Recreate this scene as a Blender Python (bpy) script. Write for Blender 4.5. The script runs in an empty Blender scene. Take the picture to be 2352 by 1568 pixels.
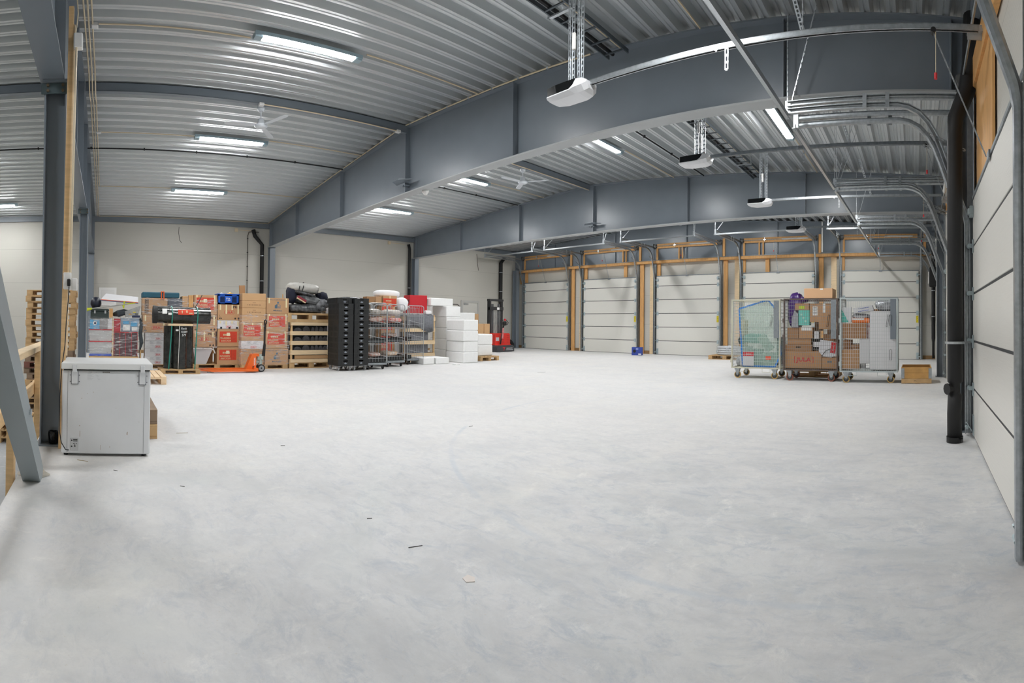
import bpy, math, random
from math import sin, cos, pi, radians, sqrt
from mathutils import Vector, Matrix, Euler
random.seed(7)
SC = bpy.context.scene
COL = SC.collection

# ---------------------------------------------------------------- camera
# The photograph is a stitched cylindrical panorama: a central cylindrical lens.
F, XN, V0, PIT, ROL = 1183.73, 2102.09, 728.62, 0.01114, -0.010254
cam = bpy.data.cameras.new('camera')
camo = bpy.data.objects.new('camera', cam); COL.objects.link(camo); SC.camera = camo
cam.type = 'PANO'
SC.render.engine = 'CYCLES'
cam.panorama_type = 'CENTRAL_CYLINDRICAL'
cam.central_cylindrical_range_u_min = -1176.0 / F
cam.central_cylindrical_range_u_max = 1176.0 / F
cam.central_cylindrical_range_v_min = -(1568 - V0) / F
cam.central_cylindrical_range_v_max = V0 / F
cam.central_cylindrical_radius = 1.0
cam.clip_start = 0.02; cam.clip_end = 200
yaw = (1176 - XN) / F
def _R(right, fwd, up):
    cp, sp = cos(PIT), sin(PIT)
    f = lambda d: (d[0], cp * d[1] - sp * d[2], sp * d[1] + cp * d[2])
    cr, sr = cos(ROL), sin(ROL)
    g = lambda d: (cr * d[0] + sr * d[2], d[1], -sr * d[0] + cr * d[2])
    c, s = cos(yaw), sin(yaw)
    h = lambda d: Vector((c * d[0] + s * d[1], -s * d[0] + c * d[1], d[2]))
    return [h(g(f(d))) for d in (right, fwd, up)]
r_, f_, u_ = _R((1, 0, 0), (0, 1, 0), (0, 0, 1))
m = Matrix.Identity(4)
for i in range(3):
    m[i][0] = r_[i]; m[i][1] = u_[i]; m[i][2] = -f_[i]
m.translation = Vector((0, 0, 1.2))
camo.matrix_world = m

# ---------------------------------------------------------------- world, exposure
w = bpy.data.worlds.new('world'); SC.world = w; w.use_nodes = True
w.node_tree.nodes['Background'].inputs[0].default_value = (0.9, 0.95, 1, 1)
w.node_tree.nodes['Background'].inputs[1].default_value = 0.3
vs = SC.view_settings
vs.view_transform = 'Standard'; vs.look = 'None'; vs.gamma = 1; vs.use_curve_mapping = False
vs.exposure = 1.4
SC.cycles.max_bounces = 8; SC.cycles.diffuse_bounces = 5; SC.cycles.glossy_bounces = 3
SC.cycles.transparent_max_bounces = 16; SC.cycles.caustics_reflective = False; SC.cycles.caustics_refractive = False
SC.cycles.sample_clamp_indirect = 4.0
LAMP_W = 62.0          # emission strength of the tube lights' diffusers

# ---------------------------------------------------------------- materials
def lin(c):
    c = c / 255.0
    return c / 12.92 if c <= 0.04045 else ((c + 0.055) / 1.055) ** 2.4
def rgb(c): return (lin(c[0]), lin(c[1]), lin(c[2]), 1)
MATS = {}
def M(name, col=None, rough=0.6, metal=0.0, var=0.0, scale=6.0, bump=0.0, stretch=(1, 1, 1), trans=0, alpha=None, emit=0, col2=None, detail=4):
    if name in MATS: return MATS[name]
    mt = bpy.data.materials.new(name); mt.use_nodes = True
    nt = mt.node_tree; b = nt.nodes['Principled BSDF']
    b.inputs['Base Color'].default_value = rgb(col)
    b.inputs['Roughness'].default_value = rough
    b.inputs['Metallic'].default_value = metal
    if trans: b.inputs['Transmission Weight'].default_value = trans; b.inputs['IOR'].default_value = 1.1
    if alpha is not None: b.inputs['Alpha'].default_value = alpha
    if emit:
        b.inputs['Emission Color'].default_value = rgb(col); b.inputs['Emission Strength'].default_value = emit
    if var or bump:
        tc = nt.nodes.new('ShaderNodeTexCoord'); mp = nt.nodes.new('ShaderNodeMapping')
        mp.inputs['Scale'].default_value = stretch
        nz = nt.nodes.new('ShaderNodeTexNoise'); nz.inputs['Scale'].default_value = scale; nz.inputs['Detail'].default_value = detail
        nt.links.new(tc.outputs['Object'], mp.inputs['Vector']); nt.links.new(mp.outputs['Vector'], nz.inputs['Vector'])
        if var:
            rp = nt.nodes.new('ShaderNodeMapRange'); rp.inputs['From Min'].default_value = 0.3; rp.inputs['From Max'].default_value = 0.7
            nt.links.new(nz.outputs['Fac'], rp.inputs['Value'])
            mx = nt.nodes.new('ShaderNodeMix'); mx.data_type = 'RGBA'
            a = rgb(col); c2 = rgb(col2) if col2 else tuple(v * (1 - var) for v in a[:3]) + (1,)
            mx.inputs['A'].default_value = a; mx.inputs['B'].default_value = c2
            nt.links.new(rp.outputs['Result'], mx.inputs['Factor'])
            nt.links.new(mx.outputs['Result'], b.inputs['Base Color'])
        if bump:
            bp = nt.nodes.new('ShaderNodeBump'); bp.inputs['Strength'].default_value = bump; bp.inputs['Distance'].default_value = 0.01
            nt.links.new(nz.outputs['Fac'], bp.inputs['Height']); nt.links.new(bp.outputs['Normal'], b.inputs['Normal'])
    MATS[name] = mt
    return mt

STEEL = M('painted_steel', (124, 133, 142), 0.3, 0.0, 0.06, 3)
STEEL2 = M('painted_steel_light', (176, 180, 182), 0.5, 0, 0.06, 3)
GALV = M('galvanised', (186, 192, 196), 0.34, 0.85, 0.25, 25)
GALVD = M('galvanised_dull', (150, 156, 160), 0.45, 0.7, 0.2, 20)
ZINC = M('zinc_plate', (205, 210, 214), 0.3, 0.8, 0.1, 30)
BLACK = M('black_rubber', (22, 22, 23), 0.6)
BLACKG = M('black_gloss', (10, 11, 12), 0.15)
DARK = M('dark_gap', (30, 32, 34), 0.8)
WHITE = M('white_plastic', (232, 232, 230), 0.4)
BEIGE = M('beige_conduit', (222, 206, 176), 0.45)
PINE = M('pine', (226, 190, 140), 0.6, 0, 0.2, 4, 0.05, (1, 1, 8))
PINEL = M('pine_pale', (238, 212, 172), 0.6, 0, 0.14, 4, 0.05, (1, 1, 8))
PINEO = M('pine_orange', (222, 170, 108), 0.6, 0, 0.2, 4, 0.05, (6, 6, 1))
PALW = M('pallet_wood', (206, 170, 122), 0.7, 0, 0.3, 5, 0.1, (1, 1, 1))
PALG = M('pallet_wood_grey', (150, 128, 106), 0.75, 0, 0.35, 5, 0.1)
PALR = M('pallet_wood_red', (128, 84, 72), 0.75, 0, 0.35, 5, 0.1)
PALN = M('pallet_wood_new', (236, 208, 170), 0.7, 0, 0.12, 5, 0.05)
CARD = M('cardboard', (196, 156, 116), 0.8, 0, 0.07, 3)
CARD2 = M('cardboard_tan', (206, 166, 122), 0.8, 0, 0.06, 3)
CARD3 = M('cardboard_brown', (172, 132, 94), 0.8, 0, 0.08, 3)
CARDW = M('cardboard_white', (224, 224, 226), 0.7, 0, 0.03, 3)
FOAM = M('styrofoam', (240, 241, 240), 0.85, 0, 0.035, 14, 0.05)
TAPE = M('pale_tape', (232, 222, 178), 0.4)
TAPEC = M('clear_tape', (222, 205, 180), 0.25)
INK = M('black_ink', (52, 44, 40), 0.7)
INKB = M('blue_ink', (84, 112, 134), 0.7)
REDP = M('red_print', (214, 72, 46), 0.7, 0, 0.06, 4)
REDL = M('red_logo', (206, 44, 52), 0.6)
CREAM = M('cream_print', (206, 190, 150), 0.7)
ORANGE = M('orange_paint', (238, 110, 34), 0.35, 0, 0.08, 5)
REDPAINT = M('red_paint', (214, 48, 38), 0.35)
REDBOX = M('red_card', (196, 30, 42), 0.5)
CRATEB = M('black_crate', (34, 36, 37), 0.45)
WALLP = None

def node_wall(name, col, seam, z0, micro):
    mt = bpy.data.materials.new(name); mt.use_nodes = True
    nt = mt.node_tree; N = nt.nodes; L = nt.links; b = N['Principled BSDF']
    b.inputs['Roughness'].default_value = 0.5
    tc = N.new('ShaderNodeTexCoord'); sp = N.new('ShaderNodeSeparateXYZ'); L.new(tc.outputs['Object'], sp.inputs[0])
    def mth(op, a, v=None, k=None):
        n = N.new('ShaderNodeMath'); n.operation = op
        L.new(a, n.inputs[0]) if not isinstance(a, (int, float)) else None
        if v is not None:
            if isinstance(v, (int, float)): n.inputs[1].default_value = v
            else: L.new(v, n.inputs[1])
        return n.outputs[0]
    a = mth('SUBTRACT', sp.outputs['Z'], z0 - 20 * seam); a = mth('DIVIDE', a, seam); a = mth('FRACT', a)
    s = mth('LESS_THAN', a, 0.007 / seam)
    q = mth('MULTIPLY', sp.outputs['Z'], 2 * pi / micro); q = mth('SINE', q)
    bp = N.new('ShaderNodeBump'); bp.inputs['Strength'].default_value = 0.12; bp.inputs['Distance'].default_value = 0.004
    L.new(q, bp.inputs['Height']); L.new(bp.outputs['Normal'], b.inputs['Normal'])
    mx = N.new('ShaderNodeMix'); mx.data_type = 'RGBA'
    mx.inputs['A'].default_value = rgb(col); mx.inputs['B'].default_value = tuple(v * 0.62 for v in rgb(col)[:3]) + (1,)
    L.new(s, mx.inputs['Factor']); L.new(mx.outputs['Result'], b.inputs['Base Color'])
    return mt
WALLP = node_wall('wall_panel', (198, 196, 188), 1.17, 0.03, 0.04)
DOORM = M('door_panel_paint', (222, 221, 214), 0.42, 0, 0.02, 6, 0.25, (0.6, 0.6, 14))
DOORR = M('door_panel_paint_near', (224, 222, 215), 0.42, 0, 0.02, 6, 0.25, (0.6, 0.6, 14))

def floor_mat(name, base, dark, dust):
    mt = bpy.data.materials.new(name); mt.use_nodes = True
    nt = mt.node_tree; N = nt.nodes; L = nt.links; b = N['Principled BSDF']
    tc = N.new('ShaderNodeTexCoord')
    def noise(sc, det, rough=0.6, dist=0.0, st=(1, 1, 1), rot=0):
        mp = N.new('ShaderNodeMapping'); mp.inputs['Scale'].default_value = st; mp.inputs['Rotation'].default_value = (0, 0, rot)
        L.new(tc.outputs['Object'], mp.inputs['Vector'])
        n = N.new('ShaderNodeTexNoise'); n.inputs['Scale'].default_value = sc; n.inputs['Detail'].default_value = det
        n.inputs['Roughness'].default_value = rough; n.inputs['Distortion'].default_value = dist
        L.new(mp.outputs['Vector'], n.inputs['Vector']); return n.outputs['Fac']
    def rng(a, lo, hi, to=1.0):
        r = N.new('ShaderNodeMapRange'); r.inputs['From Min'].default_value = lo; r.inputs['From Max'].default_value = hi
        r.inputs['To Max'].default_value = to
        L.new(a, r.inputs['Value']); return r.outputs['Result']
    def mix(f, A, B):
        x = N.new('ShaderNodeMix'); x.data_type = 'RGBA'; L.new(f, x.inputs['Factor'])
        for k, v in (('A', A), ('B', B)):
            if isinstance(v, tuple): x.inputs[k].default_value = v
            else: L.new(v, x.inputs[k])
        return x.outputs['Result']
    def mul(a, b_):
        n = N.new('ShaderNodeMath'); n.operation = 'MULTIPLY'; L.new(a, n.inputs[0]); L.new(b_, n.inputs[1]); return n.outputs[0]
    def dist(cx, cy, sx, sy):
        mp = N.new('ShaderNodeMapping'); mp.inputs['Location'].default_value = (-cx / sx, -cy / sy, 0); mp.inputs['Scale'].default_value = (1 / sx, 1 / sy, 0)
        L.new(tc.outputs['Object'], mp.inputs['Vector'])
        n = N.new('ShaderNodeVectorMath'); n.operation = 'LENGTH'; L.new(mp.outputs['Vector'], n.inputs[0]); return n.outputs['Value']
    # stained area near the camera; its mask also darkens the floor evenly
    near_grey = rng(dist(-0.4, 2.0, 4.2, 3.6), 1.15, 0.25)
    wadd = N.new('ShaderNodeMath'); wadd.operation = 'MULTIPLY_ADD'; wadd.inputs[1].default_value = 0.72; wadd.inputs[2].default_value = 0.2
    L.new(near_grey, wadd.inputs[0]); near_grey = wadd.outputs[0]
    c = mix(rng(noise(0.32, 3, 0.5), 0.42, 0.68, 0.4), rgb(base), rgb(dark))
    wf = N.new('ShaderNodeMath'); wf.operation = 'MULTIPLY'; wf.inputs[1].default_value = .8; L.new(near_grey, wf.inputs[0])
    c = mix(wf.outputs[0], c, rgb(tuple(int(v * .94) for v in dark)))  # even grey tone over the near floor, fading outwards
    c = mix(mul(rng(noise(1.5, 9, 0.72, 0.5, (1, 1.7, 1), 0.4), 0.43, 0.62), near_grey), c, rgb(tuple(int(v * .9) for v in dark)))
    c = mix(mul(rng(noise(4.5, 10, 0.8, 0.7, (1, 1.7, 1), -0.35), 0.5, 0.66), near_grey), c, rgb((172, 180, 190)))
    c = mix(mul(rng(noise(9, 12, 0.85, 0.4), 0.5, 0.62, .55), near_grey), c, rgb((184, 188, 193)))
    c = mix(rng(noise(3.1, 10, 0.8, 0.3, (1.5, 1, 1), 1.1), 0.56, 0.7, .6), c, rgb((236, 235, 231)))
    c = mix(rng(noise(0.8, 6, 0.65, 0.5, (1.6, 0.8, 1), -0.6), 0.5, 0.72, 0.45), c, rgb(dust))
    c = mix(rng(noise(14, 10, 0.8), 0.42, 0.72, 0.42), c, rgb(tuple(int(v * 0.86) for v in base)))
    c = mix(rng(noise(55, 3, 0.6), 0.66, 0.74, 0.5), c, rgb((190, 180, 164)))
    # faint tyre and drag rings
    for cx, cy, R0, th, colr, f in (() if base[0] < 200 else ((-.62, .98, .2, .006, (238, 238, 236), .5), (-.45, 1.28, .26, .005, (238, 238, 236), .45), (-.38, 1.62, .2, .004, (238, 238, 236), .4), (-1.2, 6.2, 4.1, .035, (176, 188, 200), .35), (-2.9, .4, .95, .2, (204, 206, 205), .5))):
        d_ = dist(cx, cy, 1, 1)
        sb = N.new('ShaderNodeMath'); sb.operation = 'SUBTRACT'; L.new(d_, sb.inputs[0]); sb.inputs[1].default_value = R0
        ab = N.new('ShaderNodeMath'); ab.operation = 'ABSOLUTE'; L.new(sb.outputs[0], ab.inputs[0])
        c = mix(mul(rng(ab.outputs[0], th, th * .3, f), rng(noise(1.3, 5), .44, .58)), c, rgb(colr))
    L.new(c, b.inputs['Base Color'])
    b.inputs['Roughness'].default_value = 0.62
    b.inputs['Specular IOR Level'].default_value = 0.3
    bp = N.new('ShaderNodeBump'); bp.inputs['Strength'].default_value = 0.08; bp.inputs['Distance'].default_value = 0.01
    L.new(noise(40, 4), bp.inputs['Height']); L.new(bp.outputs['Normal'], b.inputs['Normal'])
    return mt
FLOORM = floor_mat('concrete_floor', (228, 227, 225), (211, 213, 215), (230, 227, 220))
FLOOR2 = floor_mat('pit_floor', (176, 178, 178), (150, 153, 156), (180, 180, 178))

def ceil_mat():
    mt = bpy.data.materials.new('deck_zinc'); mt.use_nodes = True
    nt = mt.node_tree; N = nt.nodes; L = nt.links; b = N['Principled BSDF']
    b.inputs['Metallic'].default_value = 0.8; b.inputs['Roughness'].default_value = 0.36
    tc = N.new('ShaderNodeTexCoord'); mp = N.new('ShaderNodeMapping'); mp.inputs['Scale'].default_value = (3, 0.25, 1)
    L.new(tc.outputs['Object'], mp.inputs['Vector'])
    n = N.new('ShaderNodeTexNoise'); n.inputs['Scale'].default_value = 3; n.inputs['Detail'].default_value = 5
    L.new(mp.outputs['Vector'], n.inputs['Vector'])
    x = N.new('ShaderNodeMix'); x.data_type = 'RGBA'; x.inputs['A'].default_value = rgb((226, 230, 232)); x.inputs['B'].default_value = rgb((206, 211, 213))
    L.new(n.outputs['Fac'], x.inputs['Factor']); L.new(x.outputs['Result'], b.inputs['Base Color'])
    r = N.new('ShaderNodeMapRange'); r.inputs['To Min'].default_value = 0.36; r.inputs['To Max'].default_value = 0.55
    L.new(n.outputs['Fac'], r.inputs['Value']); L.new(r.outputs['Result'], b.inputs['Roughness'])
    return mt
DECK = ceil_mat()

def film_mat(name, col=(240, 242, 244), amount=0.22, streak=(1, 1, 7), scale=5):
    """clear stretch film: mostly see-through with pale wrinkles"""
    mt = bpy.data.materials.new(name); mt.use_nodes = True
    nt = mt.node_tree; N = nt.nodes; L = nt.links
    for n in list(N):
        if n.type == 'BSDF_PRINCIPLED': N.remove(n)
    out = [n for n in N if n.type == 'OUTPUT_MATERIAL'][0]
    tr = N.new('ShaderNodeBsdfTransparent'); gl = N.new('ShaderNodeBsdfPrincipled')
    gl.inputs['Base Color'].default_value = rgb(col); gl.inputs['Roughness'].default_value = 0.25
    tc = N.new('ShaderNodeTexCoord'); mp = N.new('ShaderNodeMapping'); mp.inputs['Scale'].default_value = streak
    L.new(tc.outputs['Object'], mp.inputs['Vector'])
    n = N.new('ShaderNodeTexNoise'); n.inputs['Scale'].default_value = scale; n.inputs['Detail'].default_value = 6; n.inputs['Distortion'].default_value = 0.8
    L.new(mp.outputs['Vector'], n.inputs['Vector'])
    r = N.new('ShaderNodeMapRange'); r.inputs['From Min'].default_value = 0.52; r.inputs['From Max'].default_value = 0.72
    r.inputs['To Min'].default_value = amount * 0.25; r.inputs['To Max'].default_value = min(1, amount * 3)
    L.new(n.outputs['Fac'], r.inputs['Value'])
    bp = N.new('ShaderNodeBump'); bp.inputs['Strength'].default_value = 0.6; bp.inputs['Distance'].default_value = 0.02
    L.new(n.outputs['Fac'], bp.inputs['Height']); L.new(bp.outputs['Normal'], gl.inputs['Normal'])
    mx = N.new('ShaderNodeMixShader'); L.new(r.outputs['Result'], mx.inputs[0]); L.new(tr.outputs[0], mx.inputs[1]); L.new(gl.outputs[0], mx.inputs[2])
    L.new(mx.outputs[0], out.inputs['Surface'])
    return mt
FILM = film_mat('stretch_film')
FILM2 = film_mat('clear_plastic', (225, 230, 235), 0.2, (1, 1, 1), 3)

# ---------------------------------------------------------------- mesh builder
class MB:
    def __init__(s): s.v = []; s.f = []; s.mi = []; s.m = 0
    def add(s, vs, fs):
        o = len(s.v); s.v += [tuple(v) for v in vs]; s.f += [tuple(i + o for i in f) for f in fs]; s.mi += [s.m] * len(fs); return s
    def box(s, x0, x1, y0, y1, z0, z1, c=0.0):
        if c <= 0:
            v = [(x, y, z) for z in (z0, z1) for y in (y0, y1) for x in (x0, x1)]
            return s.add(v, [(0, 2, 3, 1), (4, 5, 7, 6), (0, 1, 5, 4), (2, 6, 7, 3), (0, 4, 6, 2), (1, 3, 7, 5)])
        X, Y, Z = (x0, x1), (y0, y1), (z0, z1); v = []; idx = {}
        for i in (0, 1):
            for j in (0, 1):
                for k in (0, 1):
                    for ax in (0, 1, 2):
                        p = [X[i] + (c if i == 0 else -c), Y[j] + (c if j == 0 else -c), Z[k] + (c if k == 0 else -c)]
                        p[ax] = (X[i], Y[j], Z[k])[ax]
                        idx[(i, j, k, ax)] = len(v); v.append(tuple(p))
        f = []
        def q(*ks): return [idx[k] for k in ks]
        for i in (0, 1):
            a = q((i, 0, 0, 0), (i, 1, 0, 0), (i, 1, 1, 0), (i, 0, 1, 0)); f.append(a if i else a[::-1])
            a = q((0, i, 0, 1), (1, i, 0, 1), (1, i, 1, 1), (0, i, 1, 1)); f.append(a[::-1] if i else a)
            a = q((0, 0, i, 2), (1, 0, i, 2), (1, 1, i, 2), (0, 1, i, 2)); f.append(a if i else a[::-1])
        for i in (0, 1):
            for j in (0, 1):
                a = q((i, j, 0, 0), (i, j, 1, 0), (i, j, 1, 1), (i, j, 0, 1)); f.append(a if i == j else a[::-1])
                a = q((i, 0, j, 0), (i, 1, j, 0), (i, 1, j, 2), (i, 0, j, 2)); f.append(a[::-1] if i == j else a)
                a = q((0, i, j, 1), (1, i, j, 1), (1, i, j, 2), (0, i, j, 2)); f.append(a if i == j else a[::-1])
        for i in (0, 1):
            for j in (0, 1):
                for k in (0, 1):
                    a = q((i, j, k, 0), (i, j, k, 1), (i, j, k, 2)); f.append(a if (i + j + k) % 2 else a[::-1])
        return s.add(v, f)
    def quad(s, a, b, c, d): return s.add([a, b, c, d], [(0, 1, 2, 3)])
    def frame(s, p0, p1):
        d = (Vector(p1) - Vector(p0)); L = d.length; d.normalize()
        up = Vector((0, 0, 1)) if abs(d.z) < 0.95 else Vector((0, 1, 0))
        a = d.cross(up).normalized(); b = a.cross(d).normalized()
        return d, a, b, L
    def bar(s, p0, p1, w, h, side=None):
        """rectangular bar from p0 to p1; w across, h along 'up'"""
        d, a, b, L = s.frame(p0, p1)
        if side is not None:
            a = Vector(side); a = (a - d * a.dot(d)).normalized(); b = a.cross(d).normalized()
        vs = []
        for p in (Vector(p0), Vector(p1)):
            for i, j in ((-1, -1), (1, -1), (1, 1), (-1, 1)): vs.append(p + a * (w / 2 * i) + b * (h / 2 * j))
        return s.add(vs, [(3, 2, 1, 0), (4, 5, 6, 7), (0, 1, 5, 4), (1, 2, 6, 5), (2, 3, 7, 6), (3, 0, 4, 7)])
    def cyl(s, p0, p1, r, n=12, r2=None, cap=True):
        d, a, b, L = s.frame(p0, p1); r2 = r if r2 is None else r2; vs = []
        for p, rr in ((Vector(p0), r), (Vector(p1), r2)):
            for k in range(n): t = 2 * pi * k / n; vs.append(p + a * (rr * cos(t)) + b * (rr * sin(t)))
        fs = [(k, k + n, (k + 1) % n + n, (k + 1) % n) for k in range(n)]
        if cap: fs += [tuple(range(n)), tuple(range(2 * n - 1, n - 1, -1))]
        return s.add(vs, fs)
    def tube(s, pts, r, n=8, cap=True):
        pts = [Vector(p) for p in pts]; vs = []; prev = None
        for i, p in enumerate(pts):
            d = (pts[min(i + 1, len(pts) - 1)] - pts[max(i - 1, 0)]).normalized()
            if prev is None:
                up = Vector((0, 0, 1)) if abs(d.z) < 0.9 else Vector((0, 1, 0)); a = d.cross(up).normalized()
            else: a = (prev - d * prev.dot(d)).normalized()
            prev = a; b = a.cross(d)
            rr = r[i] if isinstance(r, (list, tuple)) else r
            for k in range(n): t = 2 * pi * k / n; vs.append(p + a * (rr * cos(t)) + b * (rr * sin(t)))
        fs = []
        for i in range(len(pts) - 1):
            for k in range(n): fs.append((i * n + k, i * n + (k + 1) % n, (i + 1) * n + (k + 1) % n, (i + 1) * n + k))
        if cap: fs += [tuple(range(n))[::-1], tuple(range((len(pts) - 1) * n, len(pts) * n))]
        return s.add(vs, fs)
    def sweep(s, pts, prof, side):
        """sweep an open/closed 2D profile [(a,b)..] along pts; a along 'side', b along side x dir"""
        pts = [Vector(p) for p in pts]; vs = []; n = len(prof); sd = Vector(side)
        for i, p in enumerate(pts):
            d = (pts[min(i + 1, len(pts) - 1)] - pts[max(i - 1, 0)]).normalized()
            a = (sd - d * sd.dot(d)).normalized(); b = a.cross(d).normalized()
            for u, v in prof: vs.append(p + a * u + b * v)
        fs = []
        for i in range(len(pts) - 1):
            for k in range(n): fs.append((i * n + k, i * n + (k + 1) % n, (i + 1) * n + (k + 1) % n, (i + 1) * n + k))
        fs += [tuple(range(n))[::-1], tuple(range((len(pts) - 1) * n, len(pts) * n))]
        return s.add(vs, fs)
    def lathe(s, prof, c=(0, 0, 0), n=20):
        vs = []; c = Vector(c)
        for r, z in prof:
            for k in range(n): t = 2 * pi * k / n; vs.append((c.x + r * cos(t), c.y + r * sin(t), c.z + z))
        fs = []
        for i in range(len(prof) - 1):
            for k in range(n): fs.append((i * n + k, i * n + (k + 1) % n, (i + 1) * n + (k + 1) % n, (i + 1) * n + k))
        fs += [tuple(range(n))[::-1], tuple(range((len(prof) - 1) * n, len(prof) * n))]
        return s.add(vs, fs)
    def prism(s, poly, axis, a0, a1):
        """extrude a 2D polygon along an axis (0,1,2); poly given in the other two axes in order"""
        def P(u, v, t): return ((t, u, v), (u, t, v), (u, v, t))[axis]
        n = len(poly); vs = [P(u, v, a0) for u, v in poly] + [P(u, v, a1) for u, v in poly]
        fs = [(k, (k + 1) % n, (k + 1) % n + n, k + n) for k in range(n)] + [tuple(range(n))[::-1], tuple(range(n, 2 * n))]
        return s.add(vs, fs)
    def slotbar(s, p0, p1, w, t=0.004, side=(0, 1, 0), step=0.06):
        """perforated strip: two edges joined by rungs, so one sees through its slots"""
        d, a, b, L = s.frame(p0, p1); a = Vector(side); a = (a - d * a.dot(d)).normalized()
        p0, p1 = Vector(p0), Vector(p1)
        for k in (-1, 1): s.bar(p0 + a * (k * w * 0.36), p1 + a * (k * w * 0.36), w * 0.28, t, side=a)
        n = max(2, int(L / step))
        for i in range(n + 1):
            q = p0 + d * (L * i / n); e = d * min(step * 0.16, 0.012)
            s.bar(q - e, q + e, w * 0.5, t, side=a)
        return s
    def build(s, name, mat, parent=None, smooth=False):
        me = bpy.data.meshes.new(name)
        vs = s.v
        if parent is not None and parent.get('_abs'):
            o = parent.location
            if parent.parent is not None and parent.parent.get('_abs'): o = parent.parent.location
            vs = [(v[0] - o.x, v[1] - o.y, v[2] - o.z) for v in vs]
        me.from_pydata(vs, [], s.f)
        for k in (mat if isinstance(mat, (list, tuple)) else [mat]): me.materials.append(k)
        if isinstance(mat, (list, tuple)): me.polygons.foreach_set('material_index', s.mi)
        if smooth: me.polygons.foreach_set('use_smooth', [True] * len(me.polygons))
        me.update()
        o = bpy.data.objects.new(name, me); COL.objects.link(o)
        if parent is not None: o.parent = parent
        if parent is not None and parent.get('_abs'): o['_abs'] = 2
        return o
def split(b, name, mat, parent):
    """build every separate piece of a builder as an object of its own"""
    up = list(range(len(b.v)))
    def fd(i):
        while up[i] != i: up[i] = up[up[i]]; i = up[i]
        return i
    for f in b.f:
        r = fd(f[0])
        for k in f[1:]: up[fd(k)] = r
    gr = {}
    for f in b.f: gr.setdefault(fd(f[0]), []).append(f)
    for fs in gr.values():
        ids = sorted({k for f in fs for k in f}); mp = {k: i for i, k in enumerate(ids)}
        MB().add([b.v[k] for k in ids], [tuple(mp[k] for k in f) for f in fs]).build(name, mat, parent)
def mb(): return MB()
def fixn(o):
    """make normals consistent on built shapes"""
    import bmesh
    bm = bmesh.new(); bm.from_mesh(o.data); bmesh.ops.recalc_face_normals(bm, faces=bm.faces); bm.to_mesh(o.data); bm.free(); return o

USED = {}
def tag(o, label, cat, group=None, kind=None):
    if label: o['label'] = label
    if cat: o['category'] = cat
    if group: o['group'] = group
    if kind: o['kind'] = kind
    return o
def thing(name, label, cat, loc=(0, 0, 0), rot=0, group=None, kind=None, absolute=False):
    """an Empty at a thing's base; with absolute=True its parts are given in room coordinates"""
    o = bpy.data.objects.new(name, None); COL.objects.link(o); o.empty_display_size = 0.1
    o.location = loc; o.rotation_euler = (0, 0, rot)
    if absolute: o['_abs'] = 1
    return tag(o, label, cat, group, kind)
def dup(root, loc=None, rot=None, label=None, group=None):
    r = root.copy(); COL.objects.link(r)
    if loc is not None: r.location = loc
    if rot is not None: r.rotation_euler = (0, 0, rot) if not isinstance(rot, (tuple, list)) else rot
    if label: r['label'] = label
    if group: r['group'] = group
    for ch in list(KIDS(root)):
        c = ch.copy(); COL.objects.link(c); c.parent = r
        for g in list(KIDS(ch)):
            d = g.copy(); COL.objects.link(d); d.parent = c
    return r
def KIDS(o): return [c for c in COL.objects if c.parent is o]
TXT = {}
def text(s, size, loc, rot, mat, parent, name='lettering', align='CENTER', bold=0.0, width=None, shear=0):
    """flat lettering as a mesh; rot 'x' faces +X, 'y' faces -Y, 'z' faces up, or an euler"""
    key = (s, align, bold, shear)
    if key not in TXT:
        c = bpy.data.curves.new('lettering', 'FONT'); c.body = s; c.size = 1; c.align_x = align; c.align_y = 'CENTER'; c.offset = bold; c.shear = shear
        c.resolution_u = 2; c.extrude = 0.004
        o = bpy.data.objects.new('tmp', c); COL.objects.link(o); bpy.context.view_layer.update()
        me = bpy.data.meshes.new_from_object(o.evaluated_get(bpy.context.evaluated_depsgraph_get()))
        COL.objects.unlink(o); bpy.data.objects.remove(o); me.name = 'lettering'; TXT[key] = me
    me = TXT[key].copy(); me.materials.clear(); me.materials.append(mat)
    o = bpy.data.objects.new(name, me); COL.objects.link(o)
    if parent is not None:
        o.parent = parent
        if parent.get('_abs'):
            q = parent.location if parent.get('_abs') == 1 else parent.parent.location
            loc = Vector(loc) - q
    sx = size
    if width: 
        w_ = max(v.co.x for v in me.vertices) - min(v.co.x for v in me.vertices)
        sx = width / w_
    o.location = loc
    o.rotation_euler = {'x': (pi / 2, 0, pi / 2), 'y': (pi / 2, 0, 0), 'z': (0, 0, 0), '-x': (pi / 2, 0, -pi / 2), '+y': (pi / 2, 0, pi)}[rot] if isinstance(rot, str) else rot
    o.scale = (sx, size, size * 0.5)
    return o
# ================================================================= THE BUILDING
XB, XR, YE, YL = -17.8, 0.70, 18.22, -7.0      # back wall, right wall, end wall, wall behind the left edge
RIDGE, ZR, SL = -8.8, 5.21, 0.058
def zroof(x): return ZR - SL * abs(x - RIDGE)
PIT_Z = -1.35
YS = -0.645                                   # slab edge
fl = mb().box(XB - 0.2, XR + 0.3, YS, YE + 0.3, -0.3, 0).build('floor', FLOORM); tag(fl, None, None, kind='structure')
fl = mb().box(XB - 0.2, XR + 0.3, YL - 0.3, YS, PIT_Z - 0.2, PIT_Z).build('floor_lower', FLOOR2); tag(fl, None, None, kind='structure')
wr = mb(); wr.add([(XR + .0137 * (y - 5.5) + dx, y, z) for y in (YL, YE + .2) for dx in (0, .2) for z in (PIT_Z, 5.3)], [(0, 1, 3, 2), (4, 6, 7, 5), (0, 4, 5, 1), (2, 3, 7, 6), (1, 5, 7, 3), (0, 2, 6, 4)])
tag(fixn(wr.build('wall_right', WALLP)), None, None, kind='structure')
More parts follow.
